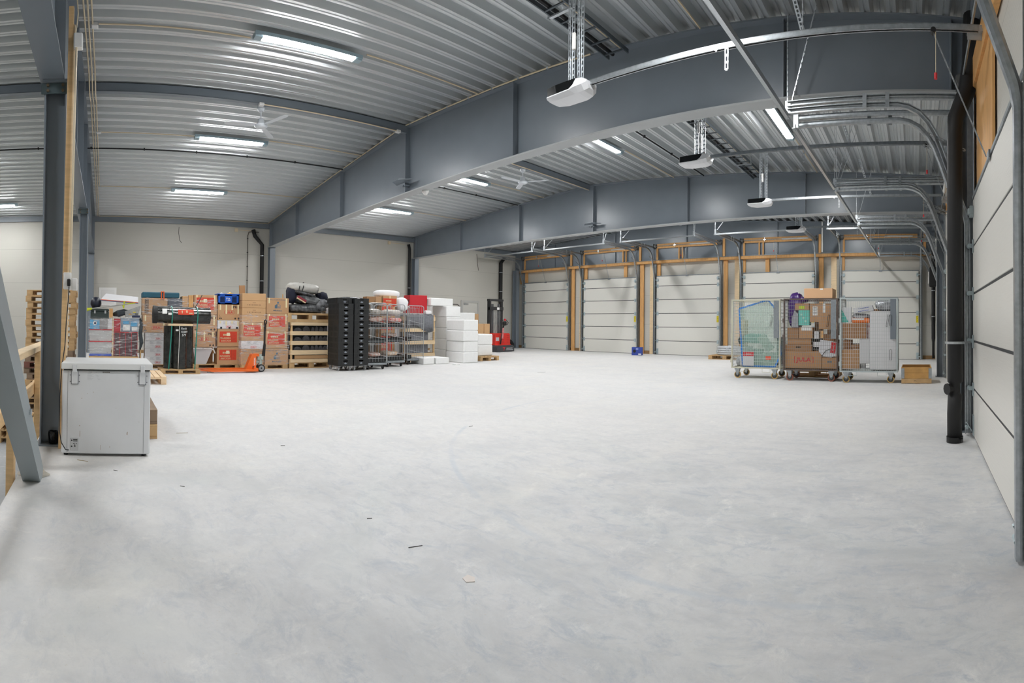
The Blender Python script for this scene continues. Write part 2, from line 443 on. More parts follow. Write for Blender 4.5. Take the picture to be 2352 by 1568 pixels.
for nm, a in (('wall_back', (XB - 0.2, XB, YL, YE + 0.2, PIT_Z, 5.3)), ('wall_left', (XB - 0.2, XR + 0.2, YL - 0.2, YL, PIT_Z, 5.6)),
              ('wall_end', (XB - 0.2, XR + 0.4, YE, YE + 0.2, -0.1, 5.6)), ('wall_right', (XR, XR + 0.2, YL, YE + 0.2, PIT_Z, 5.3))):
    tag(mb().box(*a).build(nm, WALLP), None, None, kind='structure')
# corrugated roof deck: trapezoid ribs running along Y
def deck():
    b = mb(); P = 0.293; q_ = P / .33; dz = 0.1; pts = []; x = XB - 0.1
    seg = ((0.0, 0), (0.045, 0), (0.052, 0.012), (0.068, 0.012), (0.075, 0), (0.12, 0), (0.155, dz), (0.2, dz), (0.208, dz - .014), (0.237, dz - .014), (0.245, dz), (0.295, dz))
    while x < XR + 0.3:
        for u, h in seg: pts.append((x + u * q_, zroof(x + u * q_) + h))
        x += P
    n = len(pts); ys = [YL - .1, YE + .1]
    vs = [(p[0], y, p[1]) for y in ys for p in pts]
    b.add(vs, [(i, i + n, i + n + 1, i + 1) for i in range(n - 1)])
    return b
dk = deck().build('ceiling', DECK); tag(dk, None, None, kind='structure')
roof = mb(); roof.prism([(XB - .2, zroof(XB) + .14), (RIDGE, ZR + .14), (XR + .3, zroof(XR) + .14), (XR + .3, 5.9), (XB - .2, 5.9)], 1, YL - .2, YE + .3)
tag(roof.build('ceiling_insulation', DARK), None, None, kind='structure')

# tapered roof beams, each with its stiffeners
def beam(name, label, yc, zb, stiff, brackets=(), x0=XB + .02, x1=None, fw=0.23):
    x1 = x1 or XR - .04 + max(0, .0137 * (yc - 5.5))
    t = thing(name, label, 'beam', (RIDGE, yc, zb), kind='structure', absolute=True)
    xs = [x0, RIDGE, x1]
    w = mb(); w.prism([(x0, zb + .02), (x1, zb + .02), (x1, zroof(x1) - .01), (RIDGE, ZR - .01), (x0, zroof(x0) - .01)], 1, yc - .006, yc + .006)
    w.build('web', STEEL, t)
    mb().box(x0, x1, yc - fw / 2, yc + fw / 2, zb, zb + .022).build('bottom_flange', STEEL2 if zb > 3.7 else STEEL, t)
    f = mb()
    for a, c in ((x0, RIDGE), (RIDGE, x1)):
        f.prism([(a, zroof(a) - .022), (c, zroof(c) - .022), (c, zroof(c)), (a, zroof(a))], 1, yc - fw / 2, yc + fw / 2)
    f.build('top_flange', STEEL, t)
    for x in stiff:
        for s in (-1, 1):
            mb().box(x - .008, x + .008, min(yc + s * .007, yc + s * fw * .46), max(yc + s * .007, yc + s * fw * .46), zb + .02, zroof(x) - .02).build('stiffener', STEEL, t)
    for x in brackets:
        b = mb()
        for s in (-1, 1):
            b.add([(x - .3, yc + s * .11, zb + .23), (x + .3, yc + s * .11, zb + .23), (x + .12, yc + s * .34, zb + .23), (x - .12, yc + s * .34, zb + .23),
                   (x - .3, yc + s * .11, zb + .245), (x + .3, yc + s * .11, zb + .245), (x + .12, yc + s * .34, zb + .245), (x - .12, yc + s * .34, zb + .245)],
                  [(0, 1, 2, 3), (7, 6, 5, 4), (0, 4, 5, 1), (1, 5, 6, 2), (2, 6, 7, 3), (3, 7, 4, 0)])
            for k in (-.04, .04): b.cyl((x + k, yc + s * .02, zb + .17), (x + k, yc + s * .14, zb + .17), .02, 8)
        fixn(b.build('brace_bracket', STEEL, t))
    return t
beam('roof_beam', 'long grey steel roof beam nearest the camera above the open floor', 5.85, 3.82, (-17.6, -15.0, -11.85, -8.82, -5.74, -1.52, .4), (-8.82,))
beam('roof_beam', 'grey steel roof beam farther back, in front of the row of five doors', 12.05, 3.82, (-17.5, -14.6, -11.6, -8.66, -5.68, -2.6, .4), (-8.66,))
beam('roof_beam', 'grey steel roof beam at the left edge, carried by inner columns', -0.525, 3.39, (-17.6, -12.6, -10.4, -8.7, -6.9, -4.87, -2, .4))
# gable beam above the five doors
gb = beam('gable_beam', 'grey steel gable beam above the timber header of the five doors', 18.09, 3.75, (-15.2, -11.9, -8.6, -4.95, -1.4), fw=0.14)
# the wall-top purlins and the ridge purlin
for (xa, za, lab) in ((XB + .06, zroof(XB) - .19, 'back wall'), (XR - .06, zroof(XR) - .19, 'right wall')):
    b = mb(); b.box(xa - .05, xa + .05, YL, YE, za, za + .17).build
    tag(b.build('eaves_purlin', STEEL), 'grey eaves purlin along the top of the ' + lab, 'purlin', kind='structure')
for ya, yb in ((YL, -.65), (-.4, 5.74), (5.97, 11.93), (12.17, 17.98)):
    b = mb(); b.box(RIDGE - .05, RIDGE + .05, ya, yb, ZR - .165, ZR - .155).box(RIDGE - .05, RIDGE + .05, ya, yb, ZR - .02, ZR - .01).box(RIDGE - .05, RIDGE - .042, ya, yb, ZR - .16, ZR - .01).box(RIDGE + .042, RIDGE + .05, ya, yb, ZR - .16, ZR - .01)
    tag(b.build('ridge_purlin', STEEL), {YL: 'grey ridge purlin left of the inner columns', -.4: 'grey ridge purlin above the near bay with a ceiling fan beside it', 5.97: 'grey ridge purlin above the middle bay', 12.17: 'grey ridge purlin of the far bay before the doors'}[ya], 'purlin', kind='structure')
# thin dark cable pipes under the deck, one per slope
for x, ya, yb in ((-11.62, YL + .1, 5.7), (-11.62, 6.0, 11.9), (-5.2, 6.0, 11.9)):
    b = mb().cyl((x, ya, zroof(x) - .03), (x, yb, zroof(x) - .03), .016, 6)
    for k in range(int((yb - ya) / 1.2)): b.box(x - .02, x + .02, ya + .5 + k * 1.2, ya + .53 + k * 1.2, zroof(x) - .05, zroof(x) - .002)
    tag(b.build('ceiling_pipe', DARK), {(-11.62, YL + .1): 'thin dark pipe under the near roof slope', (-11.62, 6.0): 'thin dark pipe under the middle roof bay, back slope', (-5.2, 6.0): 'thin dark pipe under the middle roof bay, door side'}[(x, ya)], 'pipe')

# columns: H sections
def column(name, label, x, y, w, d, z1, z0=0, web='x', mat=STEEL):
    """flanges at y+-w/2 when web='x' (open channel faces X), else flanges at x+-d/2"""
    t = thing(name, label, 'column', (x, y, z0), kind='structure', absolute=True)
    tk = .014; b = mb()
    if web == 'x':
        b.box(x - d / 2, x + d / 2, y - w / 2, y - w / 2 + tk, z0, z1).box(x - d / 2, x + d / 2, y + w / 2 - tk, y + w / 2, z0, z1).box(x - .005, x + .005, y - w / 2 + tk, y + w / 2 - tk, z0, z1)
    else:
        b.box(x - d / 2, x - d / 2 + tk, y - w / 2, y + w / 2, z0, z1).box(x + d / 2 - tk, x + d / 2, y - w / 2, y + w / 2, z0, z1).box(x - d / 2 + tk, x + d / 2 - tk, y - .005, y + .005, z0, z1)
    b.build('shaft', mat, t)
    mb().box(x - d / 2 - .03, x + d / 2 + .03, y - w / 2 - .03, y + w / 2 + .03, z0, z0 + .015).build('base_plate', mat, t)
    return t
def cap(t, x, y, w, d, z):
    mb().box(x - d / 2 - .05, x + d / 2 + .05, y - w / 2 - .01, y + w / 2 + .01, z - .02, z - .001).build('cap_plate', STEEL, t)
    pl = mb().box(x + d / 2 + .001, x + d / 2 + .016, y - w / 2 - .03, y + w / 2 + .005, z - .12, z - .02).build('head_plate', M('painted_steel_dark', (74, 88, 92), .45), t)
    for dy in (-.07, .07):
        for dz in (-.095, -.045): mb().cyl((x + d / 2 + .016, y + dy, z + dz), (x + d / 2 + .034, y + dy, z + dz), .014, 6).build('bolt', M('rusty_bolt', (110, 96, 78), .6, .3), pl)
c1 = column('steel_column', 'grey steel column behind the white chest freezer', -4.87, -.497, .205, .2, 3.37); cap(c1, -4.87, -.497, .205, .2, 3.39)
c2 = column('steel_column', 'second grey inner steel column, before the storage boxes', -10.4, -.468, .165, .2, 3.37); cap(c2, -10.4, -.468, .165, .2, 3.39)
column('steel_column', 'grey steel column on the back wall beside the black downpipe', XB + .16, 5.85, .2, .24, 3.82, web='y')
column('steel_column', 'grey steel column on the back wall behind the roll cages', XB + .16, 12.05, .2, .24, 3.82, web='y')
column('steel_column', 'grey steel column in the back corner beside the doors', XB + .3, 17.85, .2, .26, 3.75, web='y')
column('steel_column', 'grey steel column on the back wall at the left edge', XB + .16, -.525, .2, .24, 3.39, PIT_Z, web='y')
column('steel_column', 'slim grey steel column between two side doors, near beam', XR - .11, 5.85, .16, .18, 3.82, web='y')
column('steel_column', 'slim grey steel column between two side doors, far beam', XR - .11, 12.05, .16, .18, 3.82, web='y')

# diagonal brace (square tube) at the left edge
bx0, bz0 = -3.83, -.03; ang = radians(38.8)
br = mb().bar((bx0, -.52, bz0 + .03), (bx0 + 4.25 * cos(ang), -.52, bz0 + 4.25 * sin(ang)), .13, .15, side=(0, 1, 0))
t = thing('diagonal_brace', 'thick slanting grey steel brace rising from the floor at the left edge', 'brace', (bx0, -.52, 0), kind='structure', absolute=True)
fixn(br.build('tube', M('brace_paint', (140, 150, 154), .4, 0, .05, 3), t))
mb().cyl((bx0 + .72, -.455, .62), (bx0 + .72, -.44, .62), .018, 8).build('bolt', ZINC, t)
mb().add([(bx0 - .06 + .14 * cos(a) * (1 + .25 * sin(3 * a)), -.53 + .11 * sin(a) * (1 + .2 * cos(4 * a)), .003) for a in [k * pi / 9 for k in range(18)]], [tuple(range(18))]).build('grout_patch', M('rough_grout', (196, 192, 180), .9, 0, .3, 40, .5), t)

# guard rail of pale timber along the drop, beyond the slab edge
t = thing('guard_rail', 'pale timber guard rail along the drop at the left edge', 'guard rail', (-3.8, -.74, 0), absolute=True)
for x in (-3.9, -5.42, -7.0):
    mb().box(x - .045, x + .045, -.74, -.68, PIT_Z + .01, .845, .004).build('post', PINE, t)
mb().box(-7.06, -2.3, -.79, -.67, .845, .9, .004).build('top_rail', PINEL, t)
mb().box(-7.06, -2.3, -.785, -.742, .38, .5, .004).build('middle_rail', PINE, t)

# leaning timber post beside the near column
t = thing('timber_post', 'tall slim pine post fixed beside the near grey column', 'post', (-4.72, -.38, 0), absolute=True)
b = mb(); b.bar((-4.70, -.392, 0.0), (-4.70, -.352, 4.03), .045, .045, side=(0, 1, 0)); fixn(b.build('stud', PINE, t))
b = mb(); b.bar((-4.69, -.353, .85), (-4.69, -.323, 3.86), .016, .03, side=(0, 1, 0)); fixn(b.build('batten', PINEL, t))
mb().cyl((-4.64, -.325, 1.6), (-4.64, -.30, 3.7), .011, 8).build('conduit', BEIGE, t)
t = thing('junction_box', 'white junction box at the top of the pine post', 'junction box', (-4.66, -.29, 3.68), absolute=True)
mb().box(-4.7, -4.62, -.325, -.245, 3.63, 3.76, .008).build('cover', WHITE, t)
mb().tube([(-4.66, -.31, 3.76), (-4.66, -.29, 3.95), (-4.67, -.32, 4.3), (-4.7, -.38, 4.5)], .006, 6).build('cable', BEIGE, t)
t = thing('wall_socket', 'white power socket on the pine post with a black plug', 'socket', (-4.64, -.33, 1.5), absolute=True)
mb().box(-4.66, -4.6, -.385, -.315, 1.45, 1.6, .006).build('socket_body', WHITE, t)
mb().box(-4.66, -4.61, -.31, -.26, 1.44, 1.55, .006).build('cover', WHITE, t)

# conduits in threes under the ceiling, running across the building
t = thing('ceiling_conduits', 'three beige electrical conduits running side by side beneath the ceiling', 'conduit', (-8, -.3, 5), absolute=True)
for i, (dy, xe) in enumerate(((-.33, -17.6), (-.28, -17.6), (-.23, -14.35))):
    b = mb(); p = []
    for x in [0.4, -3, -6, RIDGE + .2]: p.append((x, dy, zroof(x) - .03))
    p.append((RIDGE - .1, dy, ZR - .21)); 
    for x in [-9.4, -12, xe]: p.append((x, dy, zroof(x) - .03))
    p[3] = (RIDGE + .5, dy, zroof(RIDGE + .5) - .03)
    p.insert(4, (RIDGE + .1, dy, ZR - .21))
    b.tube(p, .011, 6)
    for k in range(17): x = .2 - k; 
    b.build('conduit', BEIGE, t)
def jbox(label, x, y, z, s=.045):
    tag(mb().box(x - s, x + s, y - s, y + s, z - .05, z, .006).build('junction_box', WHITE), label, 'junction box')
jbox('white junction box under the ceiling above the conduits, near light', -6.82, -.2, zroof(-6.82) - .005)
jbox('white junction box under the ceiling feeding the middle back light', -10.75, -.2, zroof(-10.75) - .005)
jbox('white junction box on the ridge purlin above the near fan', -8.72, 2.66, ZR - .17)
jbox('white junction box on the ridge purlin at the near beam', -8.72, 5.5, ZR - .17)

# ---------------------------------------------------------------- ceiling lights
TUBE = M('lit_diffuser', (255, 255, 255), .5, emit=LAMP_W)
MATS['lit_diffuser'].node_tree.nodes['Principled BSDF'].inputs['Base Color'].default_value = (.8, .8, .8, 1)
def lamp0():
    t = thing('ceiling_light', '', 'ceiling light')
    b = mb(); b.box(-.08, .08, -.8, .8, -.014, 0).box(-.08, -.074, -.8, .8, -.05, -.014).box(.074, .08, -.8, .8, -.05, -.014)
    b.prism([(-.074, -.014), (.074, -.014), (.06, -.07), (-.06, -.07)], 1, -.8, -.69).prism([(-.074, -.014), (.074, -.014), (.06, -.07), (-.06, -.07)], 1, .69, .8)
    fixn(b.build('housing', M('lamp_housing', (168, 190, 200), .3, .3), t))
    b = mb(); b.prism([(-.073, -.016), (.073, -.016), (.07, -.052), (.05, -.066), (-.05, -.066), (-.07, -.052)], 1, -.688, .688)
    fixn(b.build('diffuser', TUBE, t))
    return t
L0 = lamp0()
LMP = [
 (-6.6, 2.7, 'lit tube light nearest the camera, over the near bay'), (-10.67, 2.6, 'lit tube light in the middle of the near bay back slope'),
 (-14.33, 2.58, 'lit tube light of the near bay nearest the back wall'), (-2.4, 2.7, 'lit tube light over the side doors in the near bay'),
 (-6.15, 8.72, 'lit tube light in the middle bay below the ridge, door side'), (-10.55, 8.85, 'lit tube light in the middle bay left of the fan'),
 (-14.25, 8.8, 'lit tube light in the middle bay nearest the back wall'), (-2.35, 8.72, 'lit tube light in the middle bay beside the door tracks'),
 (-6.15, 14.9, 'lit tube light in the far bay, door side of the ridge'), (-10.55, 14.9, 'lit tube light in the far bay, back side of the ridge'),
 (-14.25, 14.9, 'lit tube light in the far bay nearest the back corner'), (-2.35, 14.9, 'lit tube light in the far bay beside the end doors'),
 (-16.0, -3.6, 'lit tube light at the far left beyond the inner columns'), (-11.5, -3.6, 'added unseen tube light of the left bay, second from the back wall'),
 (-7, -3.6, 'added unseen tube light of the left bay, third from the back wall'), (-2.4, -3.6, 'added unseen tube light of the left bay nearest the side wall')]  # last three lamps are out of view, added to light the left bay
for i, (x, y, lb) in enumerate(LMP):
    o = L0 if i == 0 else dup(L0)
    o['label'] = lb; o['group'] = 'tube lights under the ceiling'
    tilt = math.atan(SL) * (1 if x < RIDGE else -1)
    o.location = (x, y, zroof(x) - .045); o.rotation_euler = (0, -tilt, 0)
# beige feed conduits to the lights (run along the deck)
def feed(label, x, ya, yb, dz=.03):
    z = zroof(x) - dz
    tag(mb().cyl((x, ya, z), (x, yb, z), .011, 6).build('light_conduit', BEIGE), label, 'conduit')
feed('beige conduit from the junction box to the nearest tube light', -6.78, -.15, 1.9); feed('beige conduit beyond the nearest tube light', -6.5, 3.55, 5.7)
feed('beige conduit to the near bay middle light', -10.75, -.15, 1.8); feed('beige conduit beyond the near bay middle light', -10.6, 3.42, 5.7)
feed('beige conduit to the back light of the near bay', -14.35, -.2, 1.76); feed('beige conduit beyond the back light of the near bay', -14.3, 3.4, 5.7)
feed('beige conduit beyond the middle bay light, door side', -6.05, 9.55, 11.9); feed('beige conduit beyond the middle bay light left of the fan', -10.5, 9.68, 11.9)
feed('beige conduit beyond the middle bay back light', -14.2, 9.62, 11.9); feed('beige conduit beside the near side-door light', -2.55, 3.55, 5.7)
feed('beige conduit beside the middle bay side-door light', -2.3, 9.58, 11.9)
feed('beige conduit beside the ridge purlin, near bay', -8.7, 2.7, 5.45, .19); feed('beige conduit beside the ridge purlin, middle bay', -8.7, 6.1, 11.8, .19)
feed('beige conduit along the top of the back wall', XB + .13, -.3, 5.7, .02)
t = thing('beam_conduit', 'beige conduit running up along the top of the near roof beam', 'conduit', (-12, 5.7, 5), absolute=True)
mb().tube([(x, 5.705, zroof(x) - .013) for x in (-17.7, -13, RIDGE)] + [(x, 5.705, zroof(x) - .013) for x in (-6, -4.2)], .012, 6).build('conduit', BEIGE, t)
for k in range(22): mb().box(-17 + k * .6, -16.97 + k * .6, 5.69, 5.72, zroof(-17 + k * .6) - .03, zroof(-17 + k * .6) - .001).build('clip', ZINC, t)

# ---------------------------------------------------------------- ceiling fans, at rest
def fan(label, x, y):
    t = thing('ceiling_fan', label, 'fan', (x, y, ZR - .17)); FW = M('fan_white', (214, 220, 226), .4)
    fixn(mb().lathe([(.02, 0), (.07, 0), (.075, -.06), (.045, -.13), (.02, -.13)], n=18).build('canopy', FW, t, True))
    mb().cyl((0, 0, -.12), (0, 0, -.34), .011, 8).build('rod', FW, t)
    fixn(mb().lathe([(.02, -.3), (.06, -.32), (.07, -.42), (.12, -.46), (.125, -.5), (.09, -.535), (.02, -.545)], n=22).build('motor', FW, t, True))
    for k in range(3):
        a = radians(25 + 120 * k); d = Vector((cos(a), sin(a), 0)); n = Vector((-sin(a), cos(a), 0)); b = mb()
        vs = []
        for r, w_ in ((.12, .03), (.2, .055), (.6, .065), (.68, .05), (.7, .02)):
            for s, h in ((-1, -.485), (1, -.47)):
                p = d * r + n * (w_ * s); vs.append((p.x, p.y, h + .003)); vs.append((p.x, p.y, h - .003))
        fs = []
        for i in range(4):
            o = i * 4; q = o + 4
            fs += [(o, o + 2, q + 2, q), (o + 1, q + 1, q + 3, o + 3), (o, q, q + 1, o + 1), (o + 2, o + 3, q + 3, q + 2)]
        fs += [(0, 1, 3, 2), (16, 18, 19, 17)]
        fixn(b.add(vs, fs).build('blade', FW, t))
    t.scale = (.95, .95, .72)
    return t
fan('white ceiling fan hanging from the ridge in the near bay', -8.86, 2.7)
fan('white ceiling fan hanging in the middle bay beyond the near beam', -8.82, 9.2)
tag(fixn(mb().lathe([(.02, 0), (.07, 0), (.07, -.03), (.045, -.06), (.03, -.085), (.01, -.09)], (-8.35, 5.93, 3.819), 16).build('smoke_detector', WHITE, None, True)), 'small white smoke detector under the near beam', 'smoke detector')

# ---------------------------------------------------------------- downpipes
def downpipe(label, pts, r, bands=(), extra=None, mat=BLACK):
    t = thing('downpipe', label, 'downpipe', pts[-1], absolute=True)
    mb().tube(pts, r, 14).build('pipe', mat, t, True)
    for (x, y, z) in bands: mb().cyl((x, y, z - .012), (x, y, z + .012), (r if not isinstance(r, list) else max(r)) + .006, 14).build('clamp', ZINC, t)
    if extra: extra(t)
    return t
downpipe('black downpipe on the back wall beside the near beam column', [(XB + .14, 5.15, 4.42), (XB + .14, 5.22, 4.2), (XB + .12, 5.5, 3.9), (XB + .12, 5.5, .1)], .07, [(XB + .12, 5.5, z) for z in (.5, 1.4, 2.6, 3.5)])
downpipe('black downpipe on the back wall near the middle bay column', [(XB + .1, 11.75, 4.4), (XB + .1, 11.8, 4.2), (XB + .1, 11.8, .1)], .06, [(XB + .1, 11.8, 2.6)])
downpipe('black downpipe in the back corner with a bend near the floor', [(XB + .14, 17.2, 4.3), (XB + .12, 17.0, 4.05), (XB + .12, 17.0, .75), (XB + .16, 17.1, .55), (XB + .3, 17.55, .3), (XB + .32, 17.62, .2), (XB + .32, 17.62, .01)], .085, [(XB + .12, 17.0, z) for z in (1.5, 2.7, 3.6)])
def ex(t):
    mb().cyl((.405, 5.3, .001), (.405, 5.3, .06), .088, 16).build('floor_socket', BLACKG, t)
    b = mb(); b.cyl((.405, 5.3, .55), (.32, 5.24, .55), .045, 12).cyl((.335, 5.25, .55), (.32, 5.24, .55), .058, 12); b.build('inspection_port', BLACK, t)
    mb().bar((.45, 5.33, 1.02), (.58, 5.44, 1.02), .02, .02).build('wall_bracket', ZINC, t)
downpipe('thick black downpipe in front of the side doors, foam sleeved', [(.62, 5.5, 4.55), (.6, 5.48, 4.0), (.55, 5.45, 3.7), (.42, 5.32, 3.35), (.41, 5.3, 3.2), (.41, 5.3, .62), (.405, 5.3, .6), (.405, 5.3, .5), (.41, 5.3, .48), (.40, 5.29, .3), (.405, 5.3, .05)], [.1, .1, .095, .085, .08, .08, .06, .06, .076, .074, .078], [(.41, 5.3, 1.02)], ex)
downpipe('black downpipe in the far corner right of the end doors', [(.63, 17.9, 4.0), (.63, 17.9, .75), (.63, 17.9, .6), (.63, 17.9, .05)], [.065, .065, .045, .045], [(.63, 17.9, z) for z in (1.5, 2.4, 3.2)])
t = thing('wall_conduit', 'slim dark conduit running down the back wall beside the downpipe', 'conduit', (XB + .02, 4.9, 2), absolute=True)
mb().tube([(XB + .03, 5.4, 4.36), (XB + .03, 5.15, 4.36), (XB + .03, 5.02, 4.34), (XB + .03, 4.98, 4.2), (XB + .03, 4.98, .5)], .014, 8).build('pipe', M('grey_pipe', (96, 90, 84), .5), t)
for z in (4.1, 3.6, 3.1, 2.6, 2.1, 1.6): mb().box(XB + .005, XB + .05, 4.955, 5.005, z, z + .02).build('clip', DARK, t)
t = thing('loose_cable', 'thin dark cable hanging down on the upper back wall', 'cable', (XB + .02, 2.4, 4.3), absolute=True)
mb().tube([(XB + .02, 2.5, 4.4), (XB + .03, 2.49, 4.2), (XB + .03, 2.52, 3.95), (XB + .04, 2.6, 3.84)], .007, 6).build('cable', DARK, t)
t = thing('loose_cable', 'thin grey cable hanging on the back wall near the corner', 'cable', (XB + .02, 15.6, 4.3), absolute=True)
mb().tube([(XB + .02, 15.55, 4.35), (XB + .03, 15.6, 3.9), (XB + .03, 15.66, 3.6)], .009, 6).build('cable', M('grey_pipe', (96, 90, 84), .5), t)
for k, (y0, lb) in enumerate(((11.3, 'short beige conduit stub under the eaves, middle bay'), (5.0, 'short beige conduit stub under the eaves by the downpipe'))):
    tag(mb().cyl((XB + .02, y0 - .35, 4.4), (XB + .02, y0 + .3, 4.4), .012, 6).box(XB, XB + .05, y0 - .5, y0 - .38, 4.33, 4.45).build('conduit_stub', BEIGE), lb, 'conduit')

# timber sill along the foot of the walls
for nm, a in (('baseboard_end', (XB, XR + .16, YE - .045, YE - .002, 0, .13)), ('baseboard_back', (XB + .002, XB + .05, YS, YE, 0, .1))):
    tag(mb().box(*a).build(nm, M('sill_timber', (150, 118, 78), .7, 0, .3, 6)), None, None, kind='structure')

# personnel door in the back wall
d = thing('door_11', 'white personnel door in the back wall behind the foam boxes', 'door', (XB, 15.2, 0), kind='structure', absolute=True)
b = mb(); b.box(XB + .001, XB + .04, 14.65, 14.75, 0, 2.2).box(XB + .001, XB + .04, 15.62, 15.72, 0, 2.2).box(XB + .001, XB + .04, 14.75, 15.62, 2.1, 2.2); b.build('door_frame', M('door_frame_grey', (188, 188, 184), .5), d)
mb().box(XB + .001, XB + .02, 14.755, 15.615, 0.01, 2.095).build('door_leaf', M('door_leaf', (210, 209, 202), .5), d)
cl = mb().box(XB + .02, XB + .07, 14.8, 15.05, 2.01, 2.07, .005).build('door_closer', ZINC, d)
mb().box(XB + .02, XB + .06, 14.83, 14.86, 1.0, 1.03).cyl((XB + .02, 14.84, 1.02), (XB + .07, 14.84, 1.02), .012, 8).build('door_handle', ZINC, d)
# white wall hatch above the storage boxes
t = thing('wall_hatch', 'small white framed hatch on the back wall above the storage boxes', 'hatch', (XB, .05, 2), absolute=True)
mb().box(XB + .001, XB + .03, -.25, .36, 1.62, 2.24).build('frame', WHITE, t); mb().box(XB + .03, XB + .04, -.17, .28, 1.7, 2.16, .003).build('panel', M('hatch_white', (224, 224, 222), .5), t)
# ================================================================= SECTIONAL DOORS
YEL = M('yellow_sticker', (240, 220, 30), .5)
HINGE = M('hinge_zinc', (190, 204, 208), .35, .6)
GASK = M('door_seam', (52, 54, 56), .6)
SPRING = M('spring_white', (206, 206, 202), .4, .2)
def arc(cy, cz, r, a0, a1, n=7): return [(cy + r * cos(radians(a0 + (a1 - a0) * i / n)), cz + r * sin(radians(a0 + (a1 - a0) * i / n))) for i in range(n + 1)]
TPROF = [(-.022, -.03), (.022, -.03), (.03, -.012), (.03, .012), (.022, .03), (-.022, .03), (-.022, .022), (.016, .022), (.022, .01), (.022, -.01), (.016, -.022), (-.022, -.022)]
def door(n, label, loc, rot, w=2.7, ph=.545, npan=5, top=.385, zt=4.18, L=2.55, zshaft=4.31, zknee=3.0, near=True, mat=None, sticker=True, left_detail=True, hang=4.6, straight_to=.12):
    mat = mat or DOORM
    t = thing('door_%d' % n, label, 'door', loc, rot, None, 'structure')
    z = 0.0; H = ph * npan + top
    for i in range(npan + 1):
        h = ph if i < npan else top
        mb().box(0, w, -.02, .02, z + .014, z + h - .008, .004).build('door_panel', mat, t)
        sm = mb().box(0.005, w - .005, -.014, .012, z - .008 if i else z - .001, z + .014).build('door_seam', GASK, t)
        if i and near:
            for s, x in ((-1, .05), (1, w - .05)):
                b = mb(); b.box(x - .045, x + .045, -.032, -.0205, z - .07, z + .07).box(x + s * .03 - .02, x + s * .03 + .02, -.07, -.032, z - .012, z + .03)
                b.cyl((x, -.06, z + .01), (x + s * .12, -.06, z + .01), .009, 6).cyl((x + s * .085, -.06, z + .01), (x + s * .11, -.06, z + .01), .026, 10)
                b.build('hinge', HINGE, t)
        z += h
    # top roller brackets, bottom corner brackets, top rail
    for s, x in ((-1, .05), (1, w - .05)):
        b = mb(); b.box(x - .04, x + .04, -.08, -.0205, H - .17, H - .11).box(x - .03, x + .03, -.06, -.0205, H - .2, H - .08).cyl((x, -.06, H - .14), (x + s * .11, -.06, H - .14), .02, 8); b.build('roller_bracket', HINGE, t)
        b = mb(); b.box(x - .05, x + .05, -.03, -.0205, .02, .24).bar((x + s * .02, -.03, .05), (x + s * .02, -.1, .16), .03, .01); b.cyl((x + s * .03, -.09, .1), (x + s * .1, -.09, .1), .02, 8); b.build('bottom_bracket', HINGE, t)
    mb().box(0, w, -.03, .02, H, H + .03).build('top_rail', GALVD, t)
    # tracks and uprights
    for s, x in ((-1, -.075), (1, w + .075)):
        uw = .05 if rot == 0 else .085 if s < 0 else .03; up = mb(); up.box(x - uw, x + uw, -.008, -.002, 0.01, zshaft + .06).box(x + s * .05 - (.006 if s > 0 else 0), x + s * .05 + (0 if s > 0 else .006), -.07, -.002, 0.01, zshaft + .06); up.build('upright', GALVD, t)
        if rot == 0: path = [(-.07, .02), (-.07, zknee), (-.1, 3.12), (-.30, 3.80), (-.36, 3.95), (-.46, 4.06), (-.6, 4.14), (-.76, 4.18), (-.9, zt), (-L, zt)]
        else: path = [(-.075, .02), (-.078, zknee - .12), (-.10, zknee), (-.235, 2.78), (-.36, 3.13), (-.43, 3.3), (-.5, 3.42), (-.6, 3.53), (-.72, 3.595), (-.84, zt), (-L, zt)]
        xt = x + s * -.015
        b = mb(); b.sweep([(xt, p[0], p[1]) for p in path], [(u, v) for u, v in TPROF], (s, 0, 0)); fixn(b.build('track', GALV, t))
        b = mb(); b.sweep([(xt, -L, zt + .085), (xt, -straight_to, zt + .085)], TPROF, (s, 0, 0)); fixn(b.build('track', GALV, t))
        # clamps and the strip to the upright
        b = mb(); b.slotbar((xt, -.1, zt - .5), (xt, -.55, zt - .3), .03, side=(0, 0, 1)); b.build('track_strut', GALV, t)
        b = mb()
        for yy in (-.95, -1.2): b.box(xt - s * .035 - .006, xt - s * .035 + .006, yy - .022, yy + .022, zt - .04, zt + .125)
        b.build('track_clip', GALV, t)
        # shaft plate and drum
        b = mb(); b.box(x - .006, x + .006, -.2, -.002, zshaft - .09, zshaft + .09); b.cyl((x - s * .03, -.13, zshaft), (x - s * .1, -.13, zshaft), .062, 16).cyl((x - s * .1, -.13, zshaft), (x - s * .115, -.13, zshaft), .075, 16)
        b.build('cable_drum', M('drum_metal', (120, 122, 122), .4, .6), t)
    mb().cyl((-.14, -.13, zshaft), (w + .14, -.13, zshaft), .0135, 10).build('shaft', GALV, t)
    b = mb(); pts = []
    nt_ = 40
    xs0, xs1 = w * .56, w * .92
    prof = [(.034 + (.004 if k % 2 else 0), 0) for k in range(2)]
    b.tube([(xs0 + (xs1 - xs0) * k / nt_, -.13, zshaft) for k in range(nt_ + 1)], [.036 if k % 2 else .029 for k in range(nt_ + 1)], 10)
    b.build('torsion_spring', SPRING, t)
    b = mb(); b.box(w * .32 - .05, w * .32 + .05, -.16, -.002, zshaft - .012, zshaft + .012).box(w * .32 - .005, w * .32 + .005, -.16, -.002, zshaft - .07, zshaft + .07); b.build('bearing_plate', ZINC, t)
    # rear cross bar with hangers
    b = mb(); b.box(-.14, w + .14, -L - .004, -L, zt - .05, zt + .0).box(-.14, w + .14, -L - .04, -L, zt - .054, zt - .05); b.build('cross_bar', ZINC, t)
